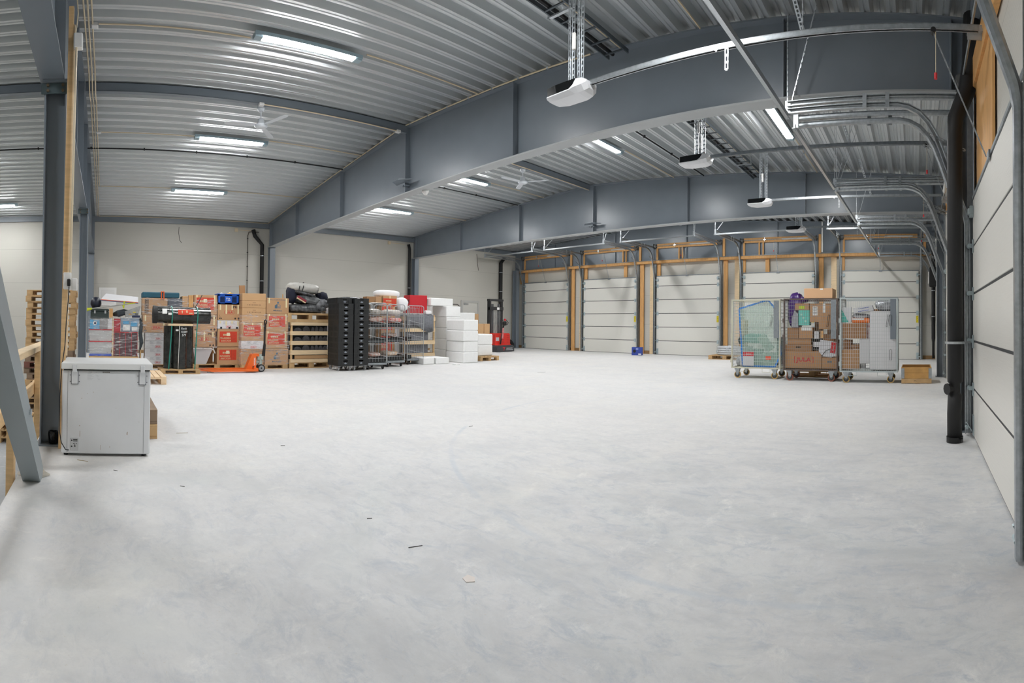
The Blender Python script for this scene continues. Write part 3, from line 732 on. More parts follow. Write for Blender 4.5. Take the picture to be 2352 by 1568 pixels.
    for s, x in ((-1, -.09), (1, w + .09)):
        b = mb(); b.slotbar((x, -L - .01, zt - .06), (x, -L - .01, hang), .034, side=(1, 0, 0)).slotbar((x, -L + .02, zt + .05), (x + s * -.12, -L + .35, hang), .03, side=(1, 0, 0)); b.box(x - .022, x + .022, -L - .03, -L + .03, zt - .04, zt + .13)
        b.build('hanger', ZINC, t)
    # lift arm on the top rail and its red-ended cord
    if rot == 0:
     b = mb(); b.slotbar((w * .5, -.05, H + .02), (w * .5 - .02, -.42 if rot == 0 else -.6, zt + .0 if rot == 0 else zt), .03, side=(1, 0, 0)); b.build('lift_arm', GALV, t)
    b = mb(); b.box(w * .5 - .06, w * .5 + .06, -.045, -.0305, H - .03, H + .035); b.build('arm_bracket', GALVD, t)
    if rot == 0:
        cd = mb().cyl((w * .5 - .04, -.5, zt - .02), (w * .5 - .04, -.5, zt - .32), .003, 5).build('release_cord', BEIGE, t)
        mb().cyl((w * .5 - .04, -.5, zt - .32), (w * .5 - .04, -.5, zt - .37), .013, 8).build('cord_handle', REDL, cd)
    if sticker:
        st = mb().box(w - .1, w - .02, -.0335, -.0205 - .001, 1.29, 1.53).build('warning_sticker', YEL, t)
        b = mb()
        for k in range(9): b.box(w - .09, w - .09 + .02 + .03 * ((k * 7) % 3) / 2, -.0345, -.0335, 1.305 + k * .025, 1.313 + k * .025)
        split(b, 'sticker_text', DARK, st)
    return t
DX = (-17.13, -13.57, -9.93, -6.28, -2.57)
words = ('leftmost, beside the back corner', 'with the small blue box at its foot', 'middle of the five, a wrapped pallet before it', 'behind the mesh cages', 'rightmost, beside the far downpipe')
for i, x in enumerate(DX):
    door(i + 1, 'white sectional door in the end wall, ' + words[i], (x, 18.1, 0), 0)
# side doors on the right wall: local x runs towards -Y
SD = ((5.55, 2.93, 'nearest side door, with a paper sheet stuck on it'), (8.72, 2.62, 'second side door, partly behind the thick black downpipe'), (11.72, 2.62, 'third side door along the right wall'), (14.87, 2.62, 'fourth side door along the right wall'), (17.85, 2.55, 'fifth side door, next to the far corner'))
for i, (y, w_, lb) in enumerate(SD):
    door(6 + i, lb, (.645 + .0137 * (y - 5.5), y, 0), -pi / 2 - .0137, w=w_, ph=.512, npan=4, top=.512, zt=3.62, L=2.08, zshaft=3.86, zknee=2.42, mat=DOORR, near=True, sticker=False, hang=4.74, straight_to=.2)
# paper sheet on the nearest side door
t = thing('paper_sheet', 'white paper notice taped to the nearest side door', 'paper', (.62, 4.4, 1.7), absolute=True)
mb().box(.618, .622, 4.27, 4.49, 1.585, 1.9).build('sheet', M('paper', (236, 238, 242), .6), t)
for k in range(5): mb().box(.6165, .618, 4.36, 4.385 + .02 * (k % 2), 1.62 + k * .055, 1.63 + k * .055).build('printed_line', INK, t)
mb().box(.6165, .618, 4.33, 4.44, 1.77, 1.8).build('printed_mark', INK, t)

# timber framing round the end doors
t = thing('door_header', 'long orange pine header board under the grey gable beam', 'timber beam', (-8, 18.1, 3.7), kind='structure', absolute=True)
mb().box(XB + .02, XR - .02, 18.0, 18.2, 3.64, 3.745, .003).build('board', PINEO, t)
mb().box(XB + .02, XR - .02, 17.97, 18.19, 3.746, 3.76).build('steel_angle', GALVD, t)
K = 0
for i, x in enumerate(DX):
    nm = ('first', 'second', 'third', 'fourth', 'fifth')[i]
    t = thing('door_lining', 'orange pine framing around the %s end door from the back corner' % nm, 'timber frame', (x, 18.15, 0), kind='structure', absolute=True)
    b = mb(); b.box(x + .05, x + 2.65, 18.002, 18.05, 4.22, 4.40, .003); b.build('shaft_board', PINEO, t)
    if i < 4: mb().box(x + 2.85, x + 3.02, 18.11, 18.169, 0, 3.64, .003).build('side_post', PINEO, t)
    b = mb(); b.box(x - .02, x + (.14 if i < 3 else .07), 18.13, 18.18, 3.12, 3.64, .003); b.build('short_post', PINEO, t)
    b = mb(); b.box(x + .02, x + .09, 18.0, 18.05, 3.76, 4.22).box(x + 2.86, x + 2.95, 18.0, 18.05, 3.76, 4.44); b.build('upper_post', PINEO, t)
    if i in (1, 3): mb().box(x + (2.05 if i == 1 else .85), x + (2.2 if i == 1 else 1.0), 18.13, 18.18, 3.12, 3.64, .003).build('short_post', PINEO, t)
    if i in (1, 2, 3):
        b = mb(); q = x + (2.05, 1.0, .62)[i - 1]; b.box(q, q + .05, 18.0, 18.05, 3.76, 4.22).box(q + .15, q + .2, 18.0, 18.05, 3.76, 4.22); b.build('upper_post', PINEO, t)
    if i < 4:
        b = mb(); b.box(x + 3.29, x + 3.49, 18.15, 18.172, 0, 3.64, .003); b.build('wide_board', PINEL, t)
        b = mb()
        for k in range(14): b.cyl((x + 3.31 + .17 * (k % 2), 18.145, .3 + k * .235), (x + 3.31 + .17 * (k % 2), 18.151, .3 + k * .235), .006, 5)
        split(b, 'screw', DARK, t)
t = thing('door_lining', 'narrow pine post left of the first end door', 'timber frame', (-17.4, 18.1, 0), kind='structure', absolute=True)
mb().box(-17.5, -17.3, 18.15, 18.2, 3.1, 3.64, .003).build('short_post', PINEO, t)
# side wall framing
for i, (y, w_, lb) in enumerate(SD):
    nm = ('nearest', 'second', 'third', 'fourth', 'fifth')[i]
    t = thing('door_lining', 'orange pine framing around the %s side door' % nm, 'timber frame', (.7, y, 0), kind='structure', absolute=True)
    y1 = y - w_; o_ = .0137 * (y1 + .6 - 5.5)
    if i < 4: mb().box(.665 + o_, .698 + o_, y + .14, y + .2, 0, 3.75, .003).build('side_post', PINEO, t)
    mb().box(.665 + o_, .698 + o_, y1 - .24, y1 - .13, 0, 3.75, .003).build('side_post', PINEO, t)
    mb().box(.64 + o_, .698 + o_, y1 - .12, y + .12, 3.72, 4.03, .003).build('shaft_board', PINEO, t)
    mb().box(.67 + o_, .698 + o_, y - (1.33 if i == 0 else .14), y + (-.24 if i == 0 else .139), 2.6, 3.719, .003).build('short_post', PINEO, t)

# ---------------------------------------------------------------- door openers on rails
def opener(label, y, xm, zr=3.79):
    t = thing('door_opener', label, 'door opener', (xm, y, zr), absolute=False)
    PW = M('opener_white', (226, 228, 232), .35)
    b = mb(); sec = []
    for x, hw, zb, zt_ in ((-.31, .10, -.06, -.03), (-.27, .15, -.08, -.038), (-.12, .168, -.10, -.045), (.08, .168, -.10, -.04), (.14, .168, -.098, -.005), (.18, .165, -.095, .052), (.25, .15, -.08, .05), (.29, .10, -.04, .04)):
        x *= .88; hw *= .88; zb *= .85; zt_ *= .9
        sec.append([(x, -hw, zt_), (x, -hw, zb + .05 if zb + .05 < zt_ else zt_ - .01), (x, -hw + .05, zb), (x, hw - .05, zb), (x, hw, zb + .05 if zb + .05 < zt_ else zt_ - .01), (x, hw, zt_)])
    vs = [p for s_ in sec for p in s_]; fs = []
    for i in range(len(sec) - 1):
        for k in range(6): fs.append((i * 6 + k, i * 6 + (k + 1) % 6, (i + 1) * 6 + (k + 1) % 6, (i + 1) * 6 + k))
    fs += [tuple(range(6)), tuple(range(47, 41, -1))]
    fixn(b.add(vs, fs).build('body', PW, t))
    b = mb(); sc_ = []
    for x, hw in ((-.30, .09), (-.265, .142), (-.12, .16), (.08, .16), (.165, .158)): zb = -.041 if x < .1 else .0; x *= .88; hw *= .88; sc_ += [(x, -hw, zb), (x, hw, zb), (x, hw, .056), (x, -hw, .056)]
    b.add(sc_, [(i * 4 + k, i * 4 + (k + 1) % 4, i * 4 + 4 + (k + 1) % 4, i * 4 + 4 + k) for i in range(4) for k in range(4)] + [(0, 1, 2, 3), (19, 18, 17, 16)]); fixn(b.build('smoked_cover', BLACKG, t))
    Lr = .55 - xm - .02
    b = mb(); b.box(.2, Lr, -.022, .022, .052, .058).box(.2, Lr, -.022, -.019, .012, .055).box(.2, Lr, .019, .022, .012, .055).box(.2, Lr, -.022, -.01, .01, .013).box(.2, Lr, .01, .022, .01, .013); b.build('rail', GALV, t)
    b = mb(); b.bar((.25, 0, .02), (Lr, 0, .02), .006, .012); b.build('drive_belt', BLACK, t)
    b = mb(); zc = zroof(xm) - zr - .004
    for x in (-.02, .1): b.slotbar((x, -.02, .06), (x, -.02, zc), .04, side=(0, 1, 0)).slotbar((x + .03, .01, .06), (x + .03, .01, zc), .04, side=(1, 0, 0))
    b.build('hanger', ZINC, t)
    mb().box(.03, .07, -.05, -.02, .42, .6, .006).build('socket', WHITE, t)
    b = mb(); b.slotbar((Lr * .42, -.03, .0), (Lr * .42, -.03, -.16 + .2), .035, side=(1, 0, 0)).slotbar((Lr * .42 + .1, -.03, -.19), (Lr * .42 + .1, -.03, .0), .035, side=(1, 0, 0)); b.build('rail_bracket', ZINC, t)
    # carriage and arm down to the door top
    xa = Lr - .38
    b = mb(); b.cyl((xa, -.03, .0), (xa, .03, .0), .022, 10); b.build('carriage', BLACK, t)
    b = mb(); b.slotbar((xa, 0, -.01), (Lr + .06, .02, 2.62 - zr), .035, side=(0, 1, 0)); b.build('lift_arm', GALV, t)
    cd = mb().cyl((xa + .02, -.02, -.02), (xa + .02, -.02, -.36), .003, 5).build('release_cord', BEIGE, t)
    mb().cyl((xa + .02, -.02, -.36), (xa + .02, -.02, -.41), .013, 8).build('cord_handle', REDL, cd)
    # roof hangers of the rail
    b = mb(); xq = Lr * .62
    b.slotbar((xq, .0, .06), (xq - .0, .0, zroof(xm + xq) - zr - .004), .04, side=(0, 1, 0)).slotbar((xq, .0, .06), (xq - .3, .45, zroof(xm + xq) - zr - .03), .04, side=(1, 0, 0)); b.build('hanger', ZINC, t)
    return t
opener('white and black door opener nearest the camera, hung from the ceiling', 4.24, -3.36, 3.64)
opener('second white and black door opener from the camera', 7.4, -3.36)
opener('third door opener, just below the far roof beam', 10.38, -3.22)
opener('farthest small door opener, before the end doors', 13.5, -3.18)

# ---------------------------------------------------------------- cable ladders under the roof
def ladder(label, ya, yb, cb=True):
    x = -3.72; z = zroof(x) - .17
    t = thing('cable_ladder', label, 'cable tray', (x, (ya + yb) / 2, z), absolute=True); R_ = M('tray_grey', (96, 104, 110), .45, .5)
    for s in (-1, 1): mb().box(x + s * .15 - .008, x + s * .15 + .008, ya, yb, z, z + .055).build('side_rail', R_, t)
    for i in range(int((yb - ya) / .3) + 1): mb().box(x - .142, x + .142, ya + .06 + i * .3, ya + .085 + i * .3, z + .005, z + .02).build('rung', R_, t)
    mb().tube([(x - .09, ya, z + .05), (x - .09, (ya + yb) / 2, z + .045), (x - .085, yb, z + .05)], .024, 8).build('dark_pipe', BLACK, t)
    mb().tube([(x + .1, ya, z + .035), (x + .11, (ya + yb) / 2, z + .035), (x + .1, yb - .1, z + .035)], .008, 6).tube([(x + .12, ya, z + .035), (x + .125, (ya + yb) / 2, z + .035), (x + .12, yb - .3, z + .035)], .008, 6).build('cable', BEIGE, t)
    for y in (ya + 1.2, yb - 1.2):
        b = mb(); b.box(x - .19, x + .19, y - .02, y + .02, z - .02, z - .002).box(x + .165, x + .18, y - .02, y + .02, z - .02, zroof(x) - .002).box(x - .18, x - .165, y - .02, y + .02, z - .02, zroof(x) - .002); b.build('bracket', ZINC, t)
ladder('dark cable ladder under the near roof bay, beside the first opener', -.2, 5.98 - .3)
ladder('dark cable ladder under the middle roof bay', 6.02, 11.9)
ladder('dark cable ladder under the far roof bay', 12.2, 16.5)
tag(mb().box(-3.3, -3.25, 17.9, 17.95, 3.78, 4.87).build('white_stub_pipe', WHITE), 'white vertical plastic pipe against the grey gable beam', 'pipe')
# wall heater in the far corner
t = thing('fan_heater', 'black and white fan heater on the far right corner wall', 'heater', (.45, 16.9, 2.2), absolute=True)
mb().box(.47, .72, 17.2, 17.6, 2.5, 3.15, .03).build('casing', BLACK, t); mb().box(.44, .469, 17.25, 17.55, 2.6, 3.0, .012).build('front_grille', WHITE, t); mb().cyl((.6, 17.4, 3.15), (.6, 17.4, 3.6), .09, 12, r2=.03).build('flue', BLACK, t)
mb().box(.72, .85, 17.35, 17.45, 2.8, 2.9).build('wall_bracket', DARK, t)
# ================================================================= PALLETS
def pallet0(mat, h=.144, L=1.2, W=.8, tops=5):
    """local x = long side, origin at the centre of its foot"""
    t = thing('pallet', '', 'pallet'); k = h / .144
    b = mb(); wv = (.145, .1, .145, .1, .145) if tops == 5 else (.1,) * 7; gap = (W - sum(wv)) / (len(wv) - 1); y = -W / 2
    for w_ in wv: b.box(-L / 2, L / 2, y, y + w_, h - .022 * k, h, .002); y += w_ + gap
    b.build('top_slats', mat, t)
    b = mb()
    for x in (-L / 2 + .0725, 0, L / 2 - .0725): b.box(x - .07, x + .07, -W / 2, W / 2, h - .044 * k, h - .0221 * k)
    b.build('cross_slats', mat, t)
    for x in (-L / 2 + .0725, 0, L / 2 - .0725):
        for y in (-W / 2 + .05, 0, W / 2 - .05): mb().box(x - .07, x + .07, y - .05, y + .05, .022 * k, h - .0441 * k, .003).build('block', mat, t)
    b = mb()
    for y in (-W / 2 + .05, 0, W / 2 - .05): b.box(-L / 2, L / 2, y - .05, y + .05, 0, .0219 * k)
    b.build('bottom_slats', mat, t)
    return t
def place(t, label, x, y, z, rot=0, group=None, cat=None):
    t.location = (x, y, z); t.rotation_euler = (0, 0, rot); t['label'] = label
    if group: t['group'] = group
    return t
PA = pallet0(PALW); PG = pallet0(PALG); PR = pallet0(PALR); PN = pallet0(PALN, tops=7); P10 = pallet0(PALW, .1)
# tall stack in the lower bay
order = 'WGWWNWWWWGGRGGWGGWGWGG'
zz = PIT_Z
N_ = 22
for i in range(N_):
    k = N_ - 1 - i                       # 0 = topmost
    ch = 'WWWWWWWWWWGGRGGWGGWGWG'[k]
    src = {'W': PA, 'G': PG, 'R': PR}[ch]
    o = src if ch in 'GR' and src.get('label') == '' or ch in 'GR' and not src.get('label') else dup(src)
    if k == 0: lb = 'topmost pallet of the tall stack behind the near columns'
    elif ch == 'R': lb = 'reddish wooden pallet low in the tall stack behind the columns'
    else: lb = 'wooden pallet in the tall stack behind the near columns'
    place(o, lb, -12.8 + random.uniform(-.03, .03) + (.04 if k > 9 else 0), -1.33 + random.uniform(-.05, .05), PIT_Z + i * .1455, pi / 2 + random.uniform(-.02, .02), 'pallets in the tall stack behind the near columns' if not (k == 0 or ch == 'R') else None)
for i in range(3):
    place(dup(PA), 'wooden pallet of the low stack on the lower floor, behind the guard rail', -10.75, -1.75, PIT_Z + i * .1455, 0, 'low pallet stack on the lower floor')
place(dup(PG), 'weathered grey pallet, upper one of two lying behind the freezer', -5.72, .13, .1455, 0)
place(PA, 'fresh brown pallet under a weathered one behind the white freezer', -5.71, .13, 0, 0)
place(PN, 'new pale pallet lying on the floor behind the freezer', -9.9, .72, 0, 0)
PN.scale = (1, 1, 1)

# ================================================================= BOXES AND THEIR PRINTS (all face +X)
def carton(label, X, y0, y1, z0, z1, mat=CARD, depth=.38, name='carton', cat='box', group=None, tape=0, body='box_body', c=.006):
    t = thing(name, label, cat, (X - depth / 2, (y0 + y1) / 2, z0), absolute=True, group=group)
    g = .003
    mb().box(X - depth, X, y0 + g, y1 - g, z0 + .0008, z1 - .0015, c).build(body, mat, t)
    t['_f'] = (X, y0, y1, z0, z1)
    w = y1 - y0
    for k in range(tape):
        yk = y0 + w * (.12 + .76 * k / max(1, tape - 1)) if tape > 1 else (y0 + y1) / 2
        mb().box(X, X + .0015, yk - .018, yk + .018, z1 - (z1 - z0) * (.35 + .25 * (k % 2)), z1 - .006).build('tape_strip', TAPE, t)
    return t
def rectY(b, X, y0, y1, z0, z1, e=.0015): return b.box(X, X + e, y0, y1, z0, z1)
def ring(b, X, y0, y1, z0, z1, r=.02, th=.006):
    pts = []
    for cy, cz, a0 in ((y1 - r, z1 - r, 0), (y0 + r, z1 - r, 90), (y0 + r, z0 + r, 180), (y1 - r, z0 + r, 270)):
        for k in range(5): a = radians(a0 + 22.5 * k); pts.append((cy, cz, cos(a), sin(a), r))
    n = len(pts); vs = [(X, p[0] + p[2] * r, p[1] + p[3] * r) for p in pts] + [(X, p[0] + p[2] * (r - th), p[1] + p[3] * (r - th)) for p in pts]
    return b.add(vs, [(k, (k + 1) % n, (k + 1) % n + n, k + n) for k in range(n)])
def p_jula(t, yc, zc, w=.16, X=None):
    X = (X or t['_f'][0]) + .0012; h = w * .36
    ring(mb(), X, yc - w / 2, yc + w / 2, zc - h / 2, zc + h / 2, h * .3, w * .03).build('logo_outline', REDL, t)
    text('JULA', h * .8, (X, yc, zc), 'x', REDL, t, width=w * .74, bold=.03)
def p_mb(t, yf=(.1, .86), zf=(.25, .86), labl=True):
    X, y0, y1, z0, z1 = t['_f']; w = y1 - y0; h = z1 - z0; a, b_ = y0 + w * yf[0], y0 + w * yf[1]; c, d = z0 + h * zf[0], z0 + h * zf[1]; pw, ph = b_ - a, d - c
    rectY(mb(), X + .0003, a, b_, c, d).build('red_print', REDP, t)
    q = mb()
    for k in range(4): rectY(q, X + .002, a + pw * (.2 + .11 * k), a + pw * (.2 + .11 * k + .085), c + ph * .62, c + ph * .78, .0008)
    split(q, 'square_print', CREAM, t)
    text('MAASSEN', ph * .24, (X + .0025, a + pw * .33, c + ph * .38), 'x', CREAM, t, width=pw * .58, bold=.02)
    text('&BECKER', ph * .22, (X + .0025, a + pw * .36, c + ph * .14), 'x', CREAM, t, width=pw * .58, shear=.25, bold=.01)
    rectY(mb(), X + .002, a + pw * .70, a + pw * .706, c, d, .0006).build('print_line', INK, t)
    q = mb()
    for k in range(6): rectY(q, X + .002, a + pw * .76, a + pw * (.93 - .04 * (k % 2)), c + ph * (.12 + .13 * k), c + ph * (.14 + .13 * k), .0006)
    split(q, 'print_lines', M('red_print_dark', (178, 60, 44), .7), t)
    if labl: rectY(mb(), X + .003, a + pw * .4, a + pw * .59, c + ph * .6, c + ph * .9, .001).build('paper_label', M('cream_label', (236, 226, 196), .6), t)
def p_pro(t, logo=True):
    X, y0, y1, z0, z1 = t['_f']; w = y1 - y0; h = z1 - z0
    text('PRO', h * .2, (X + .001, y1 - w * .19, z1 - h * .17), 'x', INK, t, width=w * .3, bold=.03)
    if logo: p_jula(t, (y0 + y1) / 2 + .0, z0 + h * .5, w * .42)
    q = mb()
    for cy in (y0 + w * .1, y0 + w * .16): q.cyl((X, cy, z0 + h * .12), (X + .001, cy, z0 + h * .12), w * .028, 10)
    q.bar((X + .0006, y0 + w * .12, z0 + h * .16), (X + .0006, y0 + w * .07, z0 + h * .36), .006, .001, side=(0, 1, 0)); split(q, 'handtruck_print', INK, t)
    q = mb(); q.cyl((X, y1 - w * .24, z0 + h * .12), (X + .001, y1 - w * .24, z0 + h * .12), w * .04, 6); q.cyl((X, y1 - w * .1, z0 + h * .12), (X + .001, y1 - w * .1, z0 + h * .12), w * .045, 5); rectY(q, X, y1 - w * .105, y1 - w * .095, z0 + h * .12, z0 + h * .22, .001)
    split(q, 'care_print', INK, t)
def p_lines(t, ya=.3, za=.9, mat=INK, cols=2):
    X, y0, y1, z0, z1 = t['_f']; w = y1 - y0; h = z1 - z0; q = mb()
    for c_ in range(cols):
        for k in range(4): rectY(q, X + .0003, y0 + w * (ya + .3 * c_), y0 + w * (ya + .3 * c_ + (.2, .14, .17, .22)[k]), z0 + h * (za - .1 * k) - .003, z0 + h * (za - .1 * k) + .002, .0006)
    split(q, 'print_lines', M('grey_ink', (140, 142, 150), .7), t)
def p_white(t, yl=.62):
    X, y0, y1, z0, z1 = t['_f']; w = y1 - y0; h = z1 - z0; p_lines(t, .25 if w > .4 else .1); p_jula(t, y0 + w * yl, z0 + h * .24, w * .27)
def p_mobau(t, head=True, hand=None):
    X, y0, y1, z0, z1 = t['_f']; w = y1 - y0; h = z1 - z0; X += .0012
    if head: text('Kaufen, wo die Profis kaufen.', h * .07, (X, (y0 + y1) / 2, z1 - h * .12), 'x', INKB, t, width=w * .9, bold=.02)
    cy, cz = y0 + w * .5, z0 + h * .5; q = mb(); s = h * .16
    q.prism([(cy - s * 1.25, cz - s), (cy - s * .1, cz - s), (cy - s * .1, cz + s * .9), (cy - s * 1.25, cz + s * .1)], 0, X, X + .001)
    q.cyl((X, cy + s * .1, cz + s * 1.25), (X + .001, cy + s * .1, cz + s * 1.25), s * .42, 10)
    q.add([(X, cy + s * .2, cz + s * .8), (X, cy + s * 1.3, cz + s * .05), (X, cy + s * 1.3, cz - s * .1), (X, cy + s * .2, cz + s * .6)], [(3, 2, 1, 0)])
    for k in range(3): q.box(X, X + .001, cy + s * (.15 + .4 * k), cy + s * (.32 + .4 * k), cz - s, cz - s * .15)
    q.build('house_print', INKB, t)
    text('Mobau', h * .13, (X, cy, z0 + h * .2), 'x', INKB, t, width=w * .38, bold=.02)
    if hand: text(hand, h * .13, (X, y1 - w * .2, z0 + h * .68), 'x', M('pencil', (132, 112, 96), .8), t, shear=.2)

# ---- pallet with storage tubs, left of the row
X = -12.3
t = thing('pallet_collar', 'low pine collar tray under the clear storage boxes', 'tray', (X - .4, .2, 0), absolute=True)
mb().box(X - .8, X, -.39, .8, .14, .28).build('side_boards', PINE, t); mb().box(X - .78, X - .02, -.37, .78, 0, .1399).build('pallet_foot', PALW, t)
CLR = M('cloudy_plastic', (206, 208, 208), .3, 0, .12, 7, alpha=.92)
def tub(label, y0, y1, z0, z1, lid, tint=CLR, X=X, d=.38, cont=None):
    t = thing('storage_box', label, 'storage box', (X - d / 2, (y0 + y1) / 2, z0), absolute=True)
    b = mb(); w = .02; b.add([(X - d + w, y0 + w, z0), (X - w, y0 + w, z0), (X - w, y1 - w, z0), (X - d + w, y1 - w, z0), (X - d, y0, z1 - .02), (X, y0, z1 - .02), (X, y1, z1 - .02), (X - d, y1, z1 - .02)], [(3, 2, 1, 0), (4, 5, 6, 7), (0, 1, 5, 4), (1, 2, 6, 5), (2, 3, 7, 6), (3, 0, 4, 7)])
    b.build('tub_body', tint, t)
    mb().box(X - d - .01, X + .012, y0 - .01, y1 + .01, z1 - .0199, z1 - .001, .005).build('lid', lid, t)
    if cont:
        for k, (a, b2, c_, d_, m_) in enumerate(cont): mb().box(X - .012, X - .004, y0 + (y1 - y0) * a, y0 + (y1 - y0) * b2, z0 + (z1 - z0) * c_, z0 + (z1 - z0) * d_).build('contents', m_, t)
    return t
RL = M('red_lid', (200, 40, 48), .4)
tub('clear storage box with a red lid, upper of the two', -.39, .15, .64, .92, RL)
tub('clear storage box with a red lid, lower one above a blue rim', -.39, .15, .335, .639, RL)
tag(mb().box(X - .39, X + .005, -.38, .15, .285, .333, .004).build('blue_tray', M('blue_tray', (70, 96, 190), .4)), 'blue tray under the lower red-lidded storage box', 'tray')
tag(mb().box(X - .38, X, .165, .19, .285, 1.2).build('divider_board', PINEL), 'thin upright board between the tubs and the red rack', 'board')
t = thing('red_drawer_rack', 'dark rack with bright red uprights, wrapped in film', 'rack', (X - .2, .5, .28), absolute=True)
mb().box(X - .38, X - .01, .2, .77, .285, .85).build('case', M('maroon', (94, 60, 66), .5, 0, .3, 12), t)
for k in range(5): mb().box(X - .009, X + .004, .203 + k * .138, .215 + k * .138, .29, .85).build('upright', M('red_lid', (200, 40, 48), .4), t)
mb().box(X - .38, X + .008, .195, .775, .8505, .866).build('top_plate', RL, t)
def simple(name, label, cat, X, y0, y1, z0, z1, mat, d=.3, c=.006): return tag(mb().box(X - d, X, y0, y1, z0 + .0008, z1 - .0008, c).build(name, mat), label, cat)
t = thing('blue_carton', 'light blue printed box on the upper storage box', 'box', (X, -.26, .93), absolute=True)
mb().box(X - .25, X, -.375, -.145, .923, 1.15).build('box_body', M('sky_blue_card', (88, 168, 214), .5, 0, .15, 6), t)
q = mb(); q.cyl((X, -.255, 1.07), (X + .002, -.255, 1.07), .05, 16); q.build('round_print', WHITE, t); mb().cyl((X + .0021, -.25, 1.065), (X + .003, -.25, 1.065), .028, 10).build('fish_print', M('navy', (44, 54, 84), .7), t)
simple('grey_carton', 'grey box beside the light blue one in film', 'box', X, -.14, .045, .923, 1.17, M('grey_card', (150, 148, 148), .6, 0, .1, 6))
simple('white_carton', 'white box between the grey box and the red box', 'box', X, .05, .16, .923, 1.165, M('white_card', (214, 214, 216), .6))
t = simple('red_carton', 'narrow red box on the red rack beside the clear tub', 'box', X, .2, .355, .868, 1.18, M('red_card2', (186, 36, 52), .5, 0, .2, 16))
tub('clear storage tub of blue and white packages on the red rack', .365, .8, .868, 1.21, M('clear_lid', (200, 206, 210), .3), M('tub_blue', (150, 170, 190), .3, 0, .35, 9), X, .38, [(.12, .5, .1, .5, WHITE), (.12, .45, .55, .8, M('sky_blue_card', (0, 0, 0))), (.55, .9, .4, .72, M('sky_blue_card', (0, 0, 0))), (.6, .92, .1, .35, WHITE), (.3, .6, .82, .93, WHITE)])
t = thing('tool_box', 'dark green tool box with two steel latches on top of the boxes', 'tool box', (X - .15, -.15, 1.18), absolute=True)
mb().box(X - .3, X, -.36, .075, 1.175, 1.345, .008).build('case', M('dark_green', (50, 62, 60), .5), t); mb().box(X - .3, X + .003, -.365, .08, 1.346, 1.41, .02).build('lid', M('dark_green', (0, 0, 0)), t)
for y in (-.26, -.01): mb().box(X + .0035, X + .012, y - .02, y + .02, 1.3, 1.37, .003).build('latch', ZINC, t)
tag(mb().box(X - .2, X, .085, .17, 1.202, 1.42).build('wood_offcut', PINEO), 'upright pine offcut beside the green tool box', 'board')
tag(fixn(mb().tube([(X - .2, .2, 1.28), (X - .1, .3, 1.3), (X - .12, .44, 1.34), (X - .2, .6, 1.33)], [.05, .085, .075, .05], 10).build('dark_bag', M('slate_cloth', (72, 80, 86), .8, 0, .3, 10, .4))), 'dark slate cloth bag on top of the stored boxes', 'bag')
t = thing('clear_bin', 'tilted clear plastic bin of small parts on top of the tubs', 'bin', (X, .62, 1.3), absolute=True)
fixn(mb().prism([(.47, 1.215), (.78, 1.27), (.83, 1.5), (.46, 1.36)], 0, X - .25, X).build('bin_body', M('clear_bin', (190, 192, 190), .3, 0, .3, 18, alpha=.7), t))
for y, z, m_ in ((.55, 1.28, PINEO), (.65, 1.33, YEL), (.7, 1.29, DARK)): mb().box(X + .001, X + .006, y, y + .07, z, z + .02).build('small_part', m_, t)
simple('blue_case', 'small navy case under the tilted clear bin', 'case', X + .02, .64, .82, 1.212, 1.268, M('navy', (44, 54, 104), .5))
b = mb(); b.add([(X, -.12, 1.60), (X, .77, 1.54), (X - .34, .79, 1.68), (X - .34, .0, 1.75), (X, -.12, 1.64), (X, .77, 1.585), (X - .34, .79, 1.72), (X - .34, .0, 1.79)], [(3, 2, 1, 0), (4, 5, 6, 7), (0, 1, 5, 4), (1, 2, 6, 5), (2, 3, 7, 6), (3, 0, 4, 7)]); t = thing('flat_box', 'long flat white box with orange and blue edges, tilted on top', 'box', (X - .1, .3, 1.6), absolute=True)
fixn(b.build('box_body', M('white_card', (0, 0, 0)), t)); fixn(mb().bar((X + .0022, -.12, 1.612), (X + .0022, .77, 1.553), .004, .016, side=(1, 0, 0)).build('blue_edge', M('slate_blue', (76, 92, 130), .5), t)); fixn(mb().bar((X + .0022, -.12, 1.63), (X + .0022, .77, 1.572), .004, .014, side=(1, 0, 0)).build('orange_edge', M('orange_edge', (232, 92, 40), .5), t))
tag(fixn(mb().lathe([(.02, -.14), (.09, -.12), (.135, -.03), (.125, .06), (.07, .13), (.01, .145)], (X - .15, -.24, 1.553), 16).build('helmet_bag', M('black_blue', (30, 36, 54), .4, 0, .4, 8), None, True)), 'round black and blue helmet on the green tool box', 'helmet')
t = thing('grass_trimmer', 'string trimmer with yellow-green ends lying across the pile', 'trimmer', (X, 0, 1.4), absolute=True)
LIME = M('lime', (196, 206, 48), .4)
mb().tube([(X + .06, -.33, 1.41), (X + .06, .5, 1.53)], .014, 8).build('shaft', M('grey_shaft', (168, 170, 166), .4), t); mb().tube([(X + .06, -.52, 1.38), (X + .06, -.45, 1.385), (X + .06, -.33, 1.41)], [.03, .042, .024], 8).build('handle', LIME, t)
fixn(mb().tube([(X + .05, .4, 1.5), (X + .05, .42, 1.43), (X + .05, .44, 1.6)], [.018, .02, .018], 8).build('guard', LIME, t)); mb().tube([(X + .02, .46, 1.53), (X + .0, .7, 1.56)], .014, 6).build('extension', LIME, t)
tag(fixn(mb().tube([(X - .1, .82, 1.2), (X - .02, .86, 1.05), (X + .03, .83, .85), (X + .03, .86, .62), (X + .01, .83, .45)], [.02, .05, .045, .05, .02], 8).build('grey_cloth', M('slate_cloth', (0, 0, 0)))), 'grey cloth hanging between the tubs and the cartons', 'cloth')
